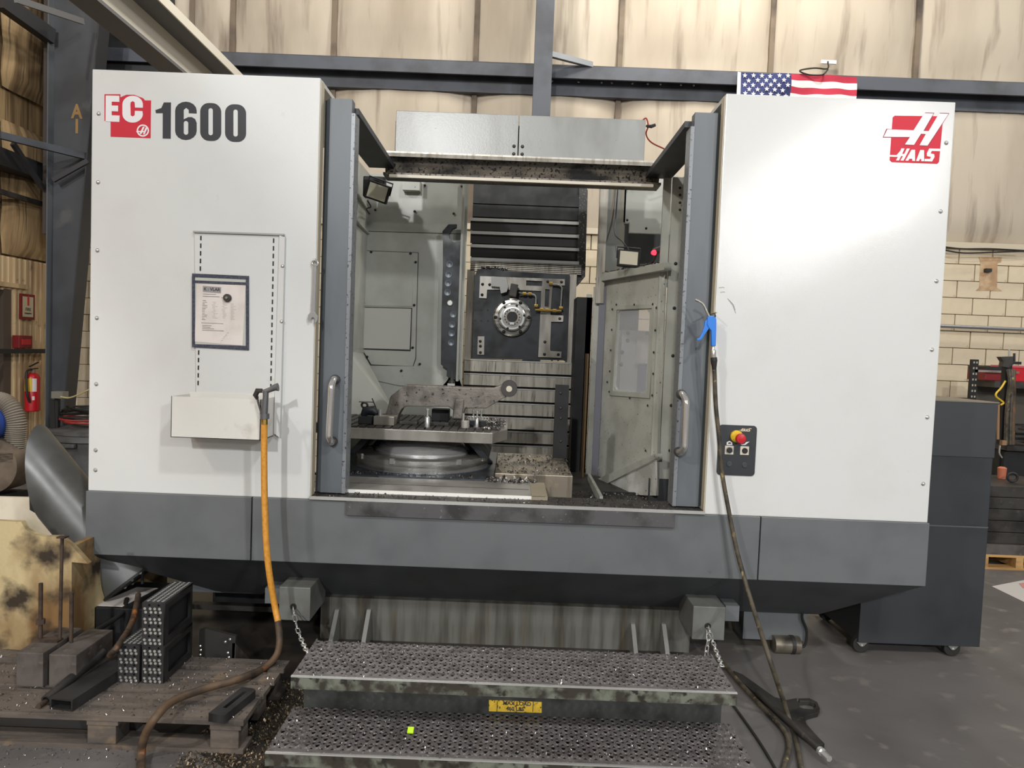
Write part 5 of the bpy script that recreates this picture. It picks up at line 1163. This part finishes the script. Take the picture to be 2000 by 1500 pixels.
for k, (dx, cc) in enumerate(((2, air_h), (8, air_h), (12, dirty_h))):
    B().tube(spline([W(1968 + dx, 722, mY - .05), W(1972 + dx * .6, 745, mY - .08), W(1968 + dx, 770, mY - .05), W(1964 + dx * 1.2, 810, mY - .05), W(1962 + dx * 1.3, 868, mY - .05)], 6), .018, 8).out('mast_hose', cc, ms, smooth=True)
B().box(*(lambda p, q: (p.x, q.x, mY - .1, mY + .3, q.z, p.z))(W(1953, 868, mY), W(2020, 880, mY))).out('mast_table', darksteel, ms)
B().box(*(lambda p, q: (p.x, q.x, mY - .05, mY + .3, 0, p.z))(W(1955, 880, mY), W(2020, 1000, mY))).out('mast_cabinet', blackp, ms)
B().tube(spline([W(1953, 870, mY - .12), W(1952, 885, mY - .12), W(1957, 894, mY - .12)], 5), .008, 6).out('mast_hook', steel, ms)
b = B(); b.tube(spline([W(1964, 744, 3.17), W(1955, 758, 3.17), W(1946, 768, 3.17), W(1946, 775, 3.17), W(1955, 782, 3.17), W(1960, 787, 3.17), W(1954, 791, 3.17)], 8), .009, 8); keep(b, 'yellow_cord', yell, 'short bent yellow cord hanging left of the mast', 'cord', smooth=True)
b = B(); p = W(1948, 863, mY); b.box(p.x - .02, p.x + .02, mY - .1, mY - .06, W(1948, 867, mY).z, W(1948, 858, mY).z); b.tube([W(1950, 790, mY - .08), W(1949, 858, mY - .08)], .012, 8); keep(b, 'hanging_switch', M('switch_tan', (150, 116, 84), .6), 'small tan pendant switch hanging above the steel stack', 'switch')
b = B(); p0_ = W(1978, 838, mY); 
for k in range(3): b.box(p0_.x, p0_.x + .14, mY - .04, mY + .06, W(1980, 862 - k * 9, mY).z, W(1980, 862 - k * 9, mY).z + .02)
b.box(p0_.x + .09, p0_.x + .13, mY - .04, mY + .06, W(1980, 864, mY).z, W(1980, 836, mY).z); keep(b, 'small_vise', darksteel, 'small dark bench vise on the table right of the mast', 'vise')

# ================================================================ left side
# auger tube
aY = .19
a0 = W(107, 950, aY); a1 = W(257, 1132, aY); dr_ = (a1 - a0).normalized()
b = B(); rr_ = .146; seg = 40; A_, C_ = [], []
u = dr_.cross(Vector((0, 1, 0))).normalized(); v_ = Vector((0, 1, 0))
nz_ = Vector((-1, 0, -.12)).normalized()
for k in range(seg):
    t = 2 * PI * k / seg; o = (u * math.cos(t) + v_ * math.sin(t)) * rr_
    p = a0 + o; tt = (a0 + Vector((-.045, 0, .0)) - p).dot(nz_) / dr_.dot(nz_); A_.append(b.bm.verts.new(p + dr_ * tt)); C_.append(b.bm.verts.new(a1 + o))
for k in range(seg): b.bm.faces.new((A_[k], A_[(k + 1) % seg], C_[(k + 1) % seg], C_[k]))
au = b.out('chip_auger_tube', pewter, mc, smooth=True, label='fat grey chip tube slanting up out of the lower left')
B().cyl(a1, a1 + dr_ * .012, rr_ + .012, seg=40).out('end_flange', blackp, au)
b = B(); b.tube(spline([W(268, 1120, .15), W(277, 1116, .15), W(278, 1140, .15)], 4), .008, 6); b.out('flange_hook', rubber, au)
b = B(); b.prism(xz([(54, 889), (115, 876), (116, 900), (96, 1008), (84, 1011), (58, 996)], aY + .17), aY + .17, aY + .175); b.out('chute_flap', rubber, au)
for k in range(5): bolt(a1 + (u * math.cos(k) + v_ * math.sin(k - 2)) * rr_ * .9 + dr_ * .012, dr_, .007, bright, au)
# brown hose from the auger and black hose
keep(B().tube(spline([W(270, 1162, -.05), W(266, 1185, -.15), W(255, 1222, -.3), WZ(230, 1262, .3), WZ(215, 1280, .25)], 8), .0135, 12), 'rusty_hose', dirty_h, 'short rust-brown hose curving down behind the steel bars', 'hose', smooth=True)
keep(B().tube(spline([W(248, 1170, .1), W(240, 1195, .0), W(215, 1215, -.1), W(180, 1236, -.25)], 8), .012, 12), 'black_hose', rubber, 'short black hose running left from under the auger tube', 'hose', smooth=True)
# tray of papers behind the pallet
tb_ = thing('parts_bin', 'dark low metal bin with papers on it, behind the wooden pallet', 'bin', W(220, 1235, .1))
B().box(W(163, 1200, .0).x, W(278, 1200, .0).x, .0, .4, .0, W(200, 1187, 0).z).out('bin_body', blackp, tb_, bev=.004)
zt = W(200, 1187, 0).z
b = B(); b.prism([(W(180, 1187, 0).x, .02), (W(235, 1187, 0).x, .02), (W(250, 1187, 0).x, .3), (W(205, 1187, 0).x, .3)], zt + .001, zt + .004, 'Z'); keep(b, 'loose_paper', paper, 'white paper lying on the dark bin under the auger tube', 'paper')
b = B(); b.box(W(190, 1170, .2).x, W(222, 1170, .2).x, .2, .23, zt + .004, zt + .05, rot=Matrix.Rotation(R(-38), 3, 'Y')); keep(b, 'clipboard', darksteel, 'dark clipboard leaning on the papers behind the pallet', 'clipboard')
# plastic bin (coolant/chip hopper), front wall with a scooped edge
hb_ = thing('chip_hopper', 'oil-stained cream plastic chip hopper with a scooped front edge', 'hopper', (W(60, 1300, -.19).x, 0, 0))
hY = -.19
b = B(); b.prism(xz([(-120, 1012), (30, 1019), (41, 1019), (50, 1034), (64, 1043), (85, 1048), (117, 1048), (138, 1064), (172, 1101), (140, 1098), (139, 1290), (80, 1325), (-120, 1325)], hY), hY, hY + .03); b.out('hopper_front', binm, hb_)
B().box(W(139, 1200, hY).x - .03, W(139, 1200, hY).x, hY + .03, .75, 0, W(139, 1068, hY).z).out('hopper_side', binm, hb_)
b = B(); b.prism(xz([(-140, 968), (176, 975), (176, 1150), (-140, 1150)], .78), .78, .81); b.out('hopper_back', bin_in, hb_)
# wooden pallet with boards
wP = thing('wooden_pallet', 'dirty dark wooden pallet on the floor at lower left, covered in chips', 'pallet', (-1.6, -.55, 0))
pz = .135; rx = WZ(471, 1414, pz).x; ly = WZ(250, 1400, pz).y; by = WZ(450, 1306, pz).y + .0
D_ = [(ly, ly + .19), (ly + .215, ly + .295), (ly + .33, ly + .41), (ly + .45, ly + .54)]
for k, (y0_, y1_) in enumerate(D_): B().box(-2.45 + .03 * (k % 2), rx + .004 * k, y0_, y1_, pz - .022, pz, rot=Matrix.Rotation(.004 * (-1) ** k, 3, 'Z')).out('deck_board', wood, wP, bev=.002)
for x_ in (rx - .13, W(193, 1420, ly).x - .05, -2.3):
    B().box(x_, x_ + .12, ly + .005, ly + .55, pz - .04, pz - .022).out('cross_board', wood, wP)
    for y_ in (ly + .01, ly + .22, ly + .43): B().box(x_, x_ + .11, y_, y_ + .1, .018, pz - .04).out('pallet_block', wood, wP, bev=.003)
for y_ in (ly + .005, ly + .43): B().box(-2.42, rx, y_, y_ + .1, 0, .018).out('base_board', wood, wP)
chips('pallet_top_chips', 'bright metal chips sprinkled over the dirty wooden pallet', onbox(-2.3, rx, ly, ly + .54, pz), 1300, .009, chipm, seed=13)
def side(rnd):
    x = rnd.uniform(-1.2, -.85); return (x, rnd.uniform(-1.0, -.2), 0)
chips('floor_swarf', 'brown and silver swarf on the floor between the pallet and the steps', side, 2600, .014, M('brown_chips', (126, 112, 92), .4, .7, c2=(70, 60, 48), ns=30), seed=14)
chips('floor_dust', 'scattered bright chips on the floor along the front of the pallet', lambda r: (r.uniform(-2.2, -.9), -.78 - abs(r.gauss(0, .12)), 0), 420, .008, chipm, seed=15)
# shadow under the machine's left, painted on the floor as a dark patch
fl_ = bpy.data.objects['floor']
b = B(); b.prism([(-2.0, -.3), (-.85, -1.02), (-.8, -.6), (.5, -.5), (1.0, .3), (1.0, 1.6), (-2.1, 1.6)], .0006, .0016, 'Z'); b.out('floor_shadow_patch', floor_d, fl_)
# two steel ingots
def ingot_(x0, x1, ybot, ytop, label, dep, yf):
    p = W(x0, ybot, yf); q = W(x1, ytop, yf)
    t = thing('steel_ingot', label, 'steel block', ((p.x + q.x) / 2, yf, pz))
    b = B(); b.prism([(p.x, pz), (q.x, pz), (q.x, q.z), (p.x, q.z)], yf, yf + dep, 'Y'); b.out('ingot_body', ingot, t, bev=.004); return t, q.z
yf = ly + .20
t1_, iz = ingot_(31, 84, 1328, 1276, 'rough steel ingot, left of the pair on the wooden pallet', .27, yf)
t2_, iz = ingot_(95, 149, 1331, 1280, 'rough steel ingot, right of the pair on the wooden pallet', .27, yf)
pzt = iz
sp_ = B().box(W(68, 1255, yf + .12).x, W(118, 1256, yf + .12).x, yf + .10, yf + .14, pzt + .001, pzt + .012)
keep(sp_, 'rusty_strap_plate', rusty, 'thin rusty strap lying across both ingots', 'strap')
for x_, yt, lab in ((79, 1139, 'shortest-topped threaded rod with a nut, left of the three rods on the ingots'), (117, 1050, 'tallest threaded rod, middle of the three on the ingots'), (139, 1157, 'plain threaded rod, right of the three on the ingots')):
    yr_ = yf + .12; p = W(x_, 1255, yr_); p.z = pzt + .012 if x_ < 130 else pzt + .001; q = W(x_ - (0 if x_ > 100 else 0), yt, yr_); q.x = p.x + (.006 if x_ == 117 else 0)
    t = thing('threaded_rod', lab, 'rod', p)
    B().cyl(p, q, .0085 if x_ != 117 else .007, seg=10).out('rod_shaft', rusty, t, smooth=True)
    if x_ == 79:
        c = W(79, 1215, yr_); c.x = p.x; B().cyl(c - Vector((0, 0, .008)), c + Vector((0, 0, .012)), .018, seg=6).out('hex_nut', rusty, t)
    if x_ == 117: B().box(q.x - .016, q.x + .02, q.y - .015, q.y + .015, q.z, q.z + .006).out('end_plate', rusty, t)
# round tube, rod and rectangular tube lying on the pallet
e0 = WZ(88, 1362, pz + .022); e1 = WZ(213, 1268, pz + .13); e1 = W(240, 1275, yf + .1)
bs_ = Vector((W(97, 1385, WZ(97, 1385, pz).y).x, WZ(97, 1385, pz).y, 0)); dq = (WZ(255, 1290, pz) - WZ(117, 1378, pz)); dq.z = 0; dq.normalize(); sq = Vector((dq.y, -dq.x, 0))
p = bs_ - sq * .034 + dq * .02 + Vector((0, 0, pz + .022)); q = p + dq * .33 - sq * .012 + Vector((0, 0, .052))
t = thing('round_tube', 'rusty round steel tube lying beside the rectangular tube', 'tube', p)
b = B(); n_ = (q - p).normalized(); a_ = n_.orthogonal().normalized(); c2_ = n_.cross(a_)
RR = [[b.bm.verts.new(cc + (a_ * math.cos(2 * PI * k / 20) + c2_ * math.sin(2 * PI * k / 20)) * r_) for k in range(20)] for cc, r_ in ((p, .020), (q, .020), (q, .014), (p, .014))]
for i in range(4):
    for k in range(20): b.bm.faces.new((RR[i][k], RR[i][(k + 1) % 20], RR[(i + 1) % 4][(k + 1) % 20], RR[(i + 1) % 4][k]))
b.out('tube_wall', darksteel, t, smooth=True)
p2 = Vector((WZ(75, 1385, pz).x, WZ(75, 1385, pz).y, pz + .011)); q2 = p2 + (q - p) * .45; q2.z = pz + .011
keep(B().cyl(p2, q2, .010, seg=12), 'steel_rod', rusty, 'rusty round bar end poking out below the round tube', 'rod', smooth=True)
p = WZ(117, 1378, pz); q = WZ(255, 1290, pz); p.z = q.z = 0
dn = (q - p).normalized(); sd = Vector((dn.y, -dn.x, 0)); wR, hR, tR = .098, .046, .007
t = thing('rectangular_tube', 'dark rectangular steel tube with its open end facing front', 'tube', (p.x, p.y, pz))
L0 = .34; base = Vector((W(97, 1385, WZ(97, 1385, pz).y).x, WZ(97, 1385, pz).y, pz + .001))
b = B()
def rp(s, w_, h_): return base + dn * s + sd * w_ + Vector((0, 0, h_))
loops = []
for s, ins in ((0, 0), (L0, 0), (L0, tR), (0, tR)):
    loops.append([b.bm.verts.new(rp(s, w_, h_)) for w_, h_ in ((ins, ins), (wR - ins, ins), (wR - ins, hR - ins), (ins, hR - ins))])
for i in range(4):
    for k in range(4): b.bm.faces.new((loops[i][k], loops[i][(k + 1) % 4], loops[(i + 1) % 4][(k + 1) % 4], loops[(i + 1) % 4][k]))
b.out('tube_wall', blockm, t)
# slotted strap clamp
sc = WZ(456, 1385, pz); sc.z = pz
t = thing('slotted_strap', 'dark slotted strap clamp lying on the right front of the pallet', 'clamp', sc)
A0, A1 = WZ(436, 1403, pz + .0), WZ(486, 1362, pz); d_ = (A1 - A0).normalized(); Lc = .17
Mx = Matrix.Translation(Vector((sc.x, sc.y, pz + .001))) @ Matrix.Rotation(math.atan2(d_.y, d_.x), 4, 'Z')
me = curve_mesh([[(-.11, -.034), (.10, -.034), (.11, -.02), (.11, .034), (-.11, .034)], [(-.06, -.008), (.08, -.008), (.08, .008), (-.06, .008)]], .034); me.transform(Mx @ Matrix.Translation((0, 0, .017))); link('strap_body', me, blockm, t)
# perforated angle blocks
def pblock(label, x, z, yf, w_=.091, h_=.186, dep=.27, rz=0):
    t = thing('perforated_block', label, 'block', (x + w_ / 2, yf, z))
    # front and top perforated plates, framed sides
    fh = []; fr = []
    cols = [w_ * f for f in (.17, .42, .63, .85)]
    rows = 12
    for r_ in range(rows):
        zz = h_ * (r_ + .7) / (rows + .4)
        for c_, cxx in enumerate(cols):
            if r_ % 3 == 2 and c_ in (1, 3): fh.append(circ(cxx - .008, zz, .0052, 10)); continue
            if r_ % 3 == 2: continue
            fr.append((cxx - (.004 if r_ % 3 else 0), zz))
    hol = [circ(a, c, .0036, 8) for a, c in fr]
    me = curve_mesh([[(0, 0), (w_, 0), (w_, h_), (0, h_)]] + hol + fh, .012); me.transform(Matrix.Translation((x, yf + .006, z)) @ XZ); link('front_plate', me, blockm, t)
    tops = [(a, dep * (k + .7) / 15.5 + (.005 if i % 2 else 0)) for k in range(15) for i, a in enumerate(cols)]
    me = curve_mesh([[(0, .012), (w_, .012), (w_, dep), (0, dep)]] + [circ(a, max(c, .02), .0036, 8) for a, c in tops], .012); me.transform(Matrix.Translation((x, yf, z + h_ - .006))); link('top_plate', me, blockm, t)
    b = B(); b.box(x + .012, x + w_ - .02, yf + .012, yf + dep, z, z + h_ - .012); b.out('core', blackp, t)
    me = curve_mesh([[(.012, 0), (dep, 0), (dep, h_ - .012), (.012, h_ - .012)], [(.045, .03), (dep - .02, .03), (dep - .02, h_ - .035), (.045, h_ - .035)]], .012)
    me.transform(Matrix.Translation((x + w_ - .006, yf, z)) @ Matrix(((0, 0, 1, 0), (1, 0, 0, 0), (0, 1, 0, 0), (0, 0, 0, 1)))); link('side_frame', me, blockm, t)
    b = B()
    for a, c in fr:
        b.lathe([(.0062, -.0012), (.0036, .004)], (x + a, yf, z + c), 'Y', 8)
    for a, c in tops: b.lathe([(.0062, .0014), (.0036, -.004)], (x + a, yf + max(c, .02), z + h_), 'Z', 8)
    b.out('hole_rims', bright, t, kind='stuff')
    return t
bY = ly + .27
bzx = W(230, 1300, bY).x; bz1 = pz
hB = W(250, 1260, bY).z - pz
pblock('perforated steel block, bottom left of the stack of three', bzx, bz1, bY, h_=hB)
bx2 = W(277, 1300, bY).x; pblock('perforated steel block, bottom right of the stack of three', bx2, bz1, bY, h_=hB)
pblock('perforated steel block resting on top of the other two', bx2 - .002, bz1 + hB + .001, bY, h_=W(297, 1178, bY).z - pz - hB)
# angle fixture behind the pallet
t = thing('angle_fixture', 'dark drilled angle plate on the floor behind the wooden pallet', 'angle plate', WZ(425, 1305, 0))
fY = ly + .62
b = B(); b.prism(xz([(389, 1231), (400, 1228), (460, 1243), (457, 1306), (388, 1301)], fY), fY, fY + .02); fx = b.out('fixture_face', darksteel, t)
p = W(388, 1300, fY); q = W(459, 1300, fY); B().box(p.x, q.x, fY, fY + .2, 0, .02).out('fixture_base', darksteel, t)
b = B(); b.prism([(fY, .0), (fY + .2, .0), (fY, .17)], q.x - .015, q.x, 'X'); b.out('fixture_gusset', ingot, t)
for x, y in ((391, 1262), (392, 1270), (391, 1279), (440, 1254), (449, 1249), (445, 1275), (447, 1284), (448, 1293)): bolt(W(x, y, fY), (0, -1, 0), .005, bright, t)

# blower with ribbed hose at the left edge
bY_ = .95
bl = thing('dust_blower', 'brown-grey blower housing standing at the left edge', 'blower', W(10, 970, bY_))
c = W(2, 905, bY_); B().lathe([(.03, -.1), (.17, -.1), (.17, .1), (.03, .1)], c, 'Y', 40).out('scroll_housing', blowerm, bl, smooth=True)
B().box(W(-10, 890, bY_).x, W(47, 890, bY_).x, bY_ - .1, bY_ + .1, W(30, 900, bY_).z, W(30, 880, bY_).z).out('outlet_flange', blowerm, bl)
B().box(W(-20, 965, bY_).x, W(30, 965, bY_).x, bY_ - .1, bY_ + .12, W(0, 976, bY_).z - .35, W(0, 962, bY_).z).out('blower_foot', blackp, bl)
B().lathe([(.11, -.1), (.12, 0), (.11, .12)], W(-36, 828, bY_ - .1), 'Y', 30).out('blue_motor', M('blue_motor', (36, 70, 150), .4), bl, smooth=True)
hp_ = spline([W(28, 878, bY_), W(30, 850, bY_), W(30, 822, bY_), W(18, 795, bY_), W(-4, 784, bY_), W(-40, 790, bY_)], 14)
rs_ = [(.062 if i % 2 else .053) for i in range(len(hp_))]
B().tube(hp_, rs_, 20).out('ribbed_hose', hosegrey, bl)
# rubbish bin with coiled cords
cY_ = 3.9
ct = thing('rubbish_bin', 'scuffed grey plastic bin between the column and the machine', 'bin', (W(158, 930, cY_).x, cY_ + .3, 0))
cz = W(158, 848, cY_).z; c = Vector((W(163, 930, cY_).x, cY_ + .3, 0)); rc_ = c.x - W(112, 900, cY_ + .3).x
cz0 = W(158, 928, cY_).z
B().lathe([(rc_ * .86, 0), (rc_ * .95, cz * .85), (rc_ * 1.02, cz * .87), (rc_, cz)], (c.x, c.y, 0), 'Z', 32).out('bin_body', canm, ct, smooth=True)
B().lathe([(rc_ * 1.04, 0), (rc_ * 1.04, .03), (rc_ * .6, .07), (.02, .09)], (c.x, c.y, cz), 'Z', 32).out('bin_lid', canm, ct, smooth=True)
B().box(c.x - .12, c.x + .02, c.y - rc_ - .04, c.y - rc_ + .02, cz - .12, cz - .08).out('bin_handle', canm, ct, bev=.008)
rnd = random.Random(9)
cc_ = thing('cord_coil', 'black and dull red cords coiled in a heap on the grey bin', 'cord', (c.x, c.y, cz + .08))
for k in range(7):
    pts = []; ph = rnd.uniform(0, 6)
    for i in range(15):
        t = 2 * PI * i / 14 + ph; r_ = rc_ * (.75 + .12 * math.sin(3 * t + k)); pts.append((c.x + r_ * math.cos(t), c.y + r_ * math.sin(t) * .9, cz + .1 + k * .026 + .015 * math.sin(2 * t + k)))
    B().tube(spline(pts, 2), .014, 6).out('cord_loop', cord_r if k in (1, 2) else rubber, cc_, smooth=True)
# electrical box and stand by the column
b = B(); b.box(*(lambda p, q: (p.x, q.x, 3.9, 4.0, q.z, p.z))(W(106, 764, 3.95), W(128, 778, 3.95))); eb = keep(b, 'outlet_box', M('outlet_grey', (120, 116, 106), .5), 'grey outlet box on a stand beside the column foot', 'box')
b = B(); b.beam(W(112, 778, 3.98), (W(112, 778, 3.98).x, 3.98, 0), .04, .04); b.beam(W(104, 780, 3.98), (W(106, 780, 3.98).x + .02, 3.98, .2), .05, .05)
o_ = b.out('stand_post', rubber, eb); o_['kind'] = 'stuff'
b = B(); b.tube(spline([W(118, 775, 3.88), W(135, 777, 3.9), W(155, 770, 3.9), W(176, 760, 3.9)], 6), .008, 6); keep(b, 'pale_cord', M('pale_cord', (176, 166, 120), .6), 'pale cord running right from the grey outlet box', 'cord')
# fire sign, alarm box, extinguisher on the left wall
fs = thing('fire_sign', 'small framed fire extinguisher sign on the corrugated wall', 'sign', WX(53, 625, WL + .03))
a_, c_ = WX(40, 573, WL + .02), WX(67, 625, WL + .02)
B().box(WL + .005, WL + .025, a_.y, c_.y, c_.z - .0, a_.z - .0).out('sign_frame', dkred, fs)
B().box(WL + .024, WL + .028, a_.y + .03, c_.y - .03, c_.z + .03, a_.z - .03).out('sign_board', M('sign_cream', (196, 186, 156), .6), fs)
mid = (a_.y + c_.y) / 2
SX = Matrix(((0, 0, 1, WL + .029), (1, 0, 0, 0), (0, 1, 0, 0), (0, 0, 0, 1)))
def sidetext(s, y, z, size, mat): return text('lettering', s, size, mat, fs, Matrix.Translation((0, y, z)) @ SX, off=.001, th=.0004)
sidetext('FIRE', mid, c_.z + .115, .05, ink); sidetext('Extinguisher', mid, c_.z + .072, .024, ink)
b = B(); b.box(WL + .028, WL + .031, mid - .014, mid + .014, c_.z + .16, c_.z + .255); b.box(WL + .028, WL + .031, mid - .006, mid + .006, c_.z + .255, c_.z + .275); o_ = b.out('extinguisher_symbol', redp, fs); o_['kind'] = 'stuff'
a_, c_ = WX(34, 655, WL + .06), WX(60, 680, WL + .06)
al = thing('alarm_box', 'red fire alarm box on the corrugated wall above the black rail', 'alarm', Vector((WL, (a_.y + c_.y) / 2, c_.z)))
B().box(WL + .0, WL + .08, a_.y, c_.y, c_.z, a_.z).out('alarm_body', dkred, al, bev=.005)
B().box(WL + .08, WL + .086, a_.y + .04, c_.y - .03, c_.z + .04, a_.z - .04).out('alarm_face', redp, al)
ep = WX(63, 803, WL + .12); et = WX(64, 728, WL + .12)
fe = thing('fire_extinguisher', 'red fire extinguisher with yellow label hung on the corrugated wall', 'extinguisher', ep)
hh = et.z - ep.z
B().lathe([(.07, 0), (.078, .01), (.078, hh * .88), (.06, hh * .96), (.025, hh)], ep, 'Z', 24).out('cylinder', redp, fe, smooth=True)
for (z0_, z1_, a0_, a1_, mm, nm) in ((hh * .52, hh * .86, -125, -60, yell, 'yellow_label'), (hh * .52, hh * .86, -58, -25, flagw, 'white_label'), (hh * .40, hh * .30, -58, -40, flagw, 'triangle_mark')):
    b = B(); n = 8; A_ = [b.bm.verts.new((ep.x + .0795 * math.cos(R(a0_ + (a1_ - a0_) * k / n)), ep.y + .0795 * math.sin(R(a0_ + (a1_ - a0_) * k / n)), ep.z + z0_)) for k in range(n + 1)]
    C_ = [b.bm.verts.new((v.co.x, v.co.y, ep.z + z1_)) for v in A_]
    for k in range(n): b.bm.faces.new((A_[k], A_[k + 1], C_[k + 1], C_[k]))
    b.out(nm, mm, fe)
B().cyl(ep + Vector((0, 0, hh)), ep + Vector((0, 0, hh + .05)), .016, seg=10).out('valve', steel, fe)
b = B(); b.beam(ep + Vector((.0, -.05, hh + .07)), ep + Vector((.02, .07, hh + .12)), .02, .01); b.out('squeeze_lever', blackp, fe)
b = B(); b.beam(ep + Vector((.0, -.05, hh + .04)), ep + Vector((.02, .06, hh + .05)), .02, .01); b.out('carry_handle', blackp, fe)
B().tube(spline([ep + Vector((0, -.02, hh + .04)), ep + Vector((.0, -.1, hh)), ep + Vector((.02, -.12, hh * .5)), ep + Vector((.03, -.09, hh * .25))], 6), .013, 8).out('discharge_hose', rubber, fe, smooth=True)
b = B(); y_ = WX(76, 860, WL + .03).y; b.box(WL + .0, WL + .05, y_ - .03, y_ + .03, WX(76, 880, WL).z, WX(74, 848, WL).z); keep(b, 'dark_wall_plate', rusty, 'narrow dark plate low on the corrugated wall right of the extinguisher', 'plate')
